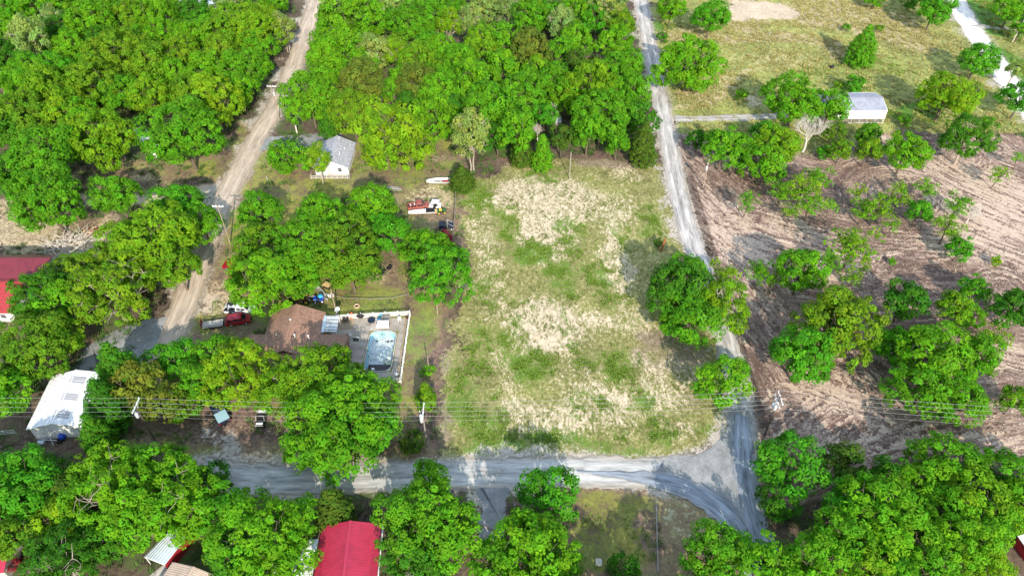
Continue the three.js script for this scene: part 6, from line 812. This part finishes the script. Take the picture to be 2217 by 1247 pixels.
grove('in the grove at the lower right', 'of the grove at the lower right', [
  [1711, 1010, 64, 'o', 'E', 'round emerald tree below the right power pole'], [1690, 1085, 40, 'o', 'D', 'dark low tree under the round emerald tree'], [1828, 1000, 50, 'o', 'K', 'olive tree at the upper edge of the lower right grove'], [1930, 1030, 44, 'o', 'D'], [2052, 1005, 62, 'o', 'B'], [2184, 1042, 66, 'o', 'B'], [1998, 1045, 56, 'o', 'B'], [1893, 1113, 84, 'o', 'B'], [2110, 1080, 66, 'o', 'Y'], [2050, 1116, 62, 'o', 'B'], [1825, 1170, 72, 'o', 'B'], [1960, 1168, 70, 'o', 'B'], [2078, 1180, 74, 'o', 'B'], [1840, 1090, 54, 'o', 'E'], [1760, 1225, 64, 'o', 'B'], [1880, 1235, 60, 'o', 'Y'], [2010, 1235, 60, 'o', 'B'], [2140, 1235, 50, 'o', 'Y', 'yellow green tree beside the dark red shed'], [2160, 1120, 50, 'o', 'B'], [1700, 1240, 50, 'o', 'Y'],
]);
grove('on the pasture', 'on the pasture', [
  [1454, 18, 36, 'o', 'B', 'bright tree right of the right road at the top edge'], [1538, 42, 40, 'o', 'E', 'emerald tree left of the bare sandy patch'], [1490, 145, 66, 'r', 'B', 'large round bright tree right of the right road'], [1605, 205, 13, 'b', 'B', 'small green shrub in the tree shadow on the pasture'], [1435, 82, 12, 'b', 'D', 'small shrub beside the right road near the round tree'], [1872, 98, 30, 'c', 'B', 'lone bright conical tree in the middle of the pasture'], [2024, 22, 44, 'o', 'E', 'emerald tree left of the white road at the top'], [1895, 2, 22, 'b', 'B', 'bushes along the top edge of the pasture'], [1970, 4, 20, 'b', 'D', 'dark shrub left of the emerald tree by the white road'], [2122, 125, 42, 'o', 'E', 'small tree overhanging the white road'], [2052, 206, 64, 'o', 'Y', 'large yellow green round tree below the white road'], [2208, 220, 38, 'o', 'E', 'emerald tree at the right edge below the white road'], [2202, 150, 24, 't', 'P', 'pale wispy tree right of the white road'], [2190, 20, 40, 'o', 'B', 'bright tree right of the white road at the top corner'], [2215, 60, 24, 'o', 'B', 'tree beside the side drive at the right edge'],
  [1850, 186, 22, 'b', 'E', 'green shrub behind the metal garage'], [1815, 184, 12, 'b', 'O', 'small olive shrub behind the metal garage'], [1960, 262, 14, 'b', 'B', 'small shrub right of the metal garage'], [1835, 60, 9, 'b', 'B', 'tiny shrub alone in the dry grass'], [1905, 62, 9, 'b', 'O', 'tiny olive shrub right of the conical tree'],
]);
grove('in front of the metal garage', 'in front of the metal garage', [
  [1720, 222, 62, 'o', 'B', 'broad green tree left of the metal garage'], [1800, 228, 40, 'o', 'B', 'green crown hiding the left end of the metal garage'], [1752, 286, 48, 'd', 'P', 'large bare grey tree in front of the metal garage'], [1808, 284, 28, 'h', 'O', 'olive crown with pale twigs below the metal garage'], [1511, 304, 24, 'o', 'D', 'dark bush like tree right of the right road'], [1566, 324, 46, 'o', 'B', 'bright tree beside the pole on the right road'], [1678, 318, 50, 'o', 'Y', 'yellow green tree below the gravel driveway'], [1612, 322, 36, 'o', 'B', 'bright tree between the two trees below the driveway'], [1656, 284, 26, 'o', 'E', 'emerald tree at the end of the gravel driveway'], [1655, 350, 44, 'o', 'B', 'low bright crown below the yellow green tree'],
  [1882, 294, 28, 'r', 'B', 'small round tree at the front of the metal garage'], [1880, 328, 30, 'o', 'O', 'olive tree below the small round garage tree'], [1960, 333, 46, 'o', 'B', 'bright rounded tree at the upper edge of the cleared lot'], [2092, 305, 60, 'h', 'D', 'dark tree on a leaning trunk at the upper right of the cleared lot'], [1822, 325, 26, 'o', 'O', 'small olive tree left of the olive garage tree'], [1785, 330, 16, 'b', 'E', 'emerald shrub below the bare grey tree'], [2140, 262, 12, 'b', 'B', 'shrub right of the large yellow round tree'],
]);
grove('standing in the cleared lot', 'standing in the cleared lot', [
  [1770, 382, 28, 's', 'B', 'cluster stem nearest the brush above the cleared lot'], [1740, 402, 32, 's', 'Y', 'yellow young tree at the upper left of the cleared lot'], [1695, 412, 26, 's', 'B', 'young green tree below the pole side brush'], [1620, 438, 22, 's', 'B', 'small young tree nearest the right road'], [1755, 440, 28, 's', 'B', 'young leaning tree below the yellow young tree'], [1990, 460, 28, 'o', 'E', 'compact dark green tree in the middle of the cleared lot'], [1872, 456, 24, 's', 'B', 'open young tree left of the twin stems'], [1905, 450, 30, 's', 'Y', 'twin stemmed young tree left of the compact dark tree'], [1945, 428, 20, 's', 'Y', 'thin yellow sapling above the compact dark tree'], [2078, 440, 24, 's', 'B', 'young green tree with bare twigs at the right'], [2104, 462, 22, 'd', 'P', 'bare twiggy sapling right of the young green tree'], [2056, 490, 30, 's', 'Y', 'low yellow tree under the bare twiggy sapling'], [2081, 538, 28, 'o', 'E', 'small emerald tree below the low yellow tree'], [1845, 532, 44, 's', 'Y', 'wide flat yellow green tree over mulch tracks'], [1805, 566, 22, 's', 'B', 'young tree right of the dark leaning oak'], [1737, 585, 60, 'o', 'B', 'large oak in the left part of the cleared lot'], [1645, 590, 28, 's', 'B', 'bright young tree right of the road side giant'], [1933, 566, 9, 'b', 'B', 'tiny tuft on the pale mulch swirl'], [1842, 602, 18, 's', 'Y', 'thin sapling on the dark mulch'], [2158, 566, 12, 'b', 'Y', 'tiny yellow shrub on pale mulch at right'], [2165, 378, 18, 's', 'Y', 'thin leaning sapling on the pale mulch at upper right'], [2210, 345, 13, 's', 'B', 'small sapling at the right edge of the cleared lot'], [2010, 402, 22, 's', 'B', 'young tree below the dark leaning tree'], [1952, 412, 14, 's', 'Y', 'small yellow sapling left of the young tree'],
  [1825, 705, 82, 'o', 'O', 'large olive tree in the lower part of the cleared lot'], [1955, 660, 48, 'o', 'D', 'dark flat topped tree right of the large olive tree'], [2112, 628, 32, 'o', 'E', 'emerald tree at the right of the cleared lot'], [2068, 668, 38, 'o', 'Y', 'yellow tree left of the emerald tree'], [2104, 680, 30, 'o', 'B', 'bright tree below the emerald tree in the lot'], [2196, 672, 46, 'o', 'D', 'dark tree at the right edge of the cleared lot'], [1735, 775, 66, 'o', 'E', 'large bright emerald tree at the lower left of the lot'], [1945, 745, 46, 'o', 'E', 'emerald crown at the left of the lower cluster'], [2030, 772, 80, 'o', 'B', 'largest crown of the lower cluster in the lot'], [2122, 775, 50, 'o', 'B', 'right crown of the lower cluster in the lot'], [1995, 850, 60, 'o', 'B', 'lower left crown of the cluster in the lot'], [2085, 860, 66, 'o', 'B', 'lower right crown of the cluster above the wires'], [2160, 735, 26, 's', 'Y', 'thin yellow tree right of the lower cluster'], [2198, 868, 36, 'o', 'Y', 'yellow crown at the right edge above the wires'], [1800, 690, 50, 'o', 'K', 'shaded olive crown at the left of the large olive tree'],
  [1715, 456, 18, 's', 'Y', 'little sapling left of the young leaning tree'], [1800, 448, 15, 's', 'B', 'little sapling right of the young leaning tree'], [1852, 418, 15, 's', 'Y', 'slim sapling above the open young tree'], [1928, 486, 14, 's', 'B', 'slim sapling left below the compact dark green tree'], [1672, 606, 16, 's', 'Y', 'low sapling left of the large lot oak'], [1870, 580, 12, 's', 'Y', 'low sapling on the dark mulch right of the thin one'],
  [1466, 632, 72, 'o', 'D', 'dark crown of the giant left of the right road'], [1560, 668, 62, 'h', 'Y', 'yellow green open crown covering the right road'], [1488, 585, 42, 'o', 'B', 'upper crown of the giant beside the right road'], [1500, 690, 66, 'o', 'B', 'lower bright crown of the giant beside the road'], [1565, 600, 34, 's', 'Y', 'thin pale tree right of the road above the giant'], [1562, 832, 58, 'o', 'B', 'bright tree at the right road above the wires'], [1600, 800, 24, 'o', 'B', 'small crown leaning over the right road'], [1425, 525, 10, 'b', 'K', 'scrubby bush beside the rusty stump'],
]);
{ // smaller crowns that close the woods
  const fill = (poly, where, group, n, lift) => { const w = poly.map(gp), xs = w.map((p) => p.x), zs = w.map((p) => p.z); let got = 0;
    for (let t = 0; t < 6000 && got < n; t++) { const x = rr(Math.min(...xs), Math.max(...xs)), z = rr(Math.min(...zs), Math.max(...zs)); let inside = false;
      for (let k = 0, l = w.length - 1; k < w.length; l = k++) if ((w[k].z > z) !== (w[l].z > z) && x < (w[l].x - w[k].x) * (z - w[k].z) / (w[l].z - w[k].z) + w[k].x) inside = !inside;
      if (!inside || PLANTED.some((p) => Math.hypot(p.x - x, p.z - z) < p.R * 0.62 + 1.4)) continue;
      const k = 'o', tn = 'BBBYDOE'[(rnd() * 7) | 0]; plant(x, z, rr(2.8, 4.2), k, tn, `smaller ${full(k, tn, where)}`, `smaller ${TONE[tn][1]} trees ${group}`, lift).userData.auto = { what: `smaller ${TONE[tn][1]} tree`, place: PLACE[group] ?? group }; got++; } };
  fill([[-30, -40], [620, -40], [570, 110], [505, 210], [450, 290], [150, 330], [-30, 330]], 'in the wood left of the dirt road', 'of the wood left of the dirt road', 60, 0.1);
  fill([[740, -40], [1340, -40], [1355, 100], [1380, 250], [1370, 310], [1180, 330], [1080, 330], [960, 290], [780, 280], [700, 220]], 'in the wood between the two roads', 'of the wood between the two roads', 60, 0.1);
  fill([[1800, 1170], [2110, 1130], [2240, 1110], [2130, 1180], [2100, 1280], [1720, 1290]], 'in the grove at the lower right', 'of the grove at the lower right', 10, 0);
  fill([[-30, 1060], [150, 1065], [420, 1075], [470, 1120], [250, 1200], [-30, 1190]], 'in the grove at the lower left', 'of the grove at the lower left', 12, 0);
}

// trees standing just south of the frame: their shade lies over the dark lawn and the junction
for (const [x, z, R, where] of [[6, -35, 5.6, 'west'], [14, -34, 6, 'south'], [22, -35, 5.8, 'east']]) plant(x, z, R, 'o', 'B', `tree just outside the view shading the dark lawn from its ${where} side`);
{ // tell the trees of one tone in one grove apart by row and order
  const ORD = ['first', 'second', 'third', 'fourth', 'fifth', 'sixth', 'seventh', 'eighth', 'ninth', 'tenth', 'eleventh', 'twelfth', 'thirteenth', 'fourteenth', 'fifteenth', 'sixteenth', 'seventeenth', 'eighteenth', 'nineteenth', 'twentieth', 'twenty first', 'twenty second', 'twenty third', 'twenty fourth', 'twenty fifth', 'twenty sixth'], sets = {};
  for (const o of scene.children) if (o.userData.auto) (sets[o.userData.auto.place] ??= []).push(o);
  for (const [place, list] of Object.entries(sets)) {
    const zs = list.map((o) => o.position.z).sort((p, q) => p - q), cut = [zs[Math.floor(zs.length / 3)], zs[Math.floor(zs.length * 2 / 3)]], row = (o) => (zs.length < 9 ? '' : o.position.z < cut[0] ? 'back of ' : o.position.z < cut[1] ? 'middle of ' : 'front of '), byRow = {};
    for (const o of list) (byRow[o.userData.auto.what + '|' + row(o)] ??= []).push(o);
    for (const [key, l] of Object.entries(byRow)) { const [what, r] = key.split('|'); l.sort((p, q) => p.position.x - q.position.x).forEach((o, i) => { o.userData.label = l.length === 1 ? `only ${what} in ${r}${place}` : `${ORD[i] ?? 'far'} ${what} from left in ${r}${place}`; }); }
  }
  for (const o of scene.children) delete o.userData.auto;
}
renderer.render(scene, camera);
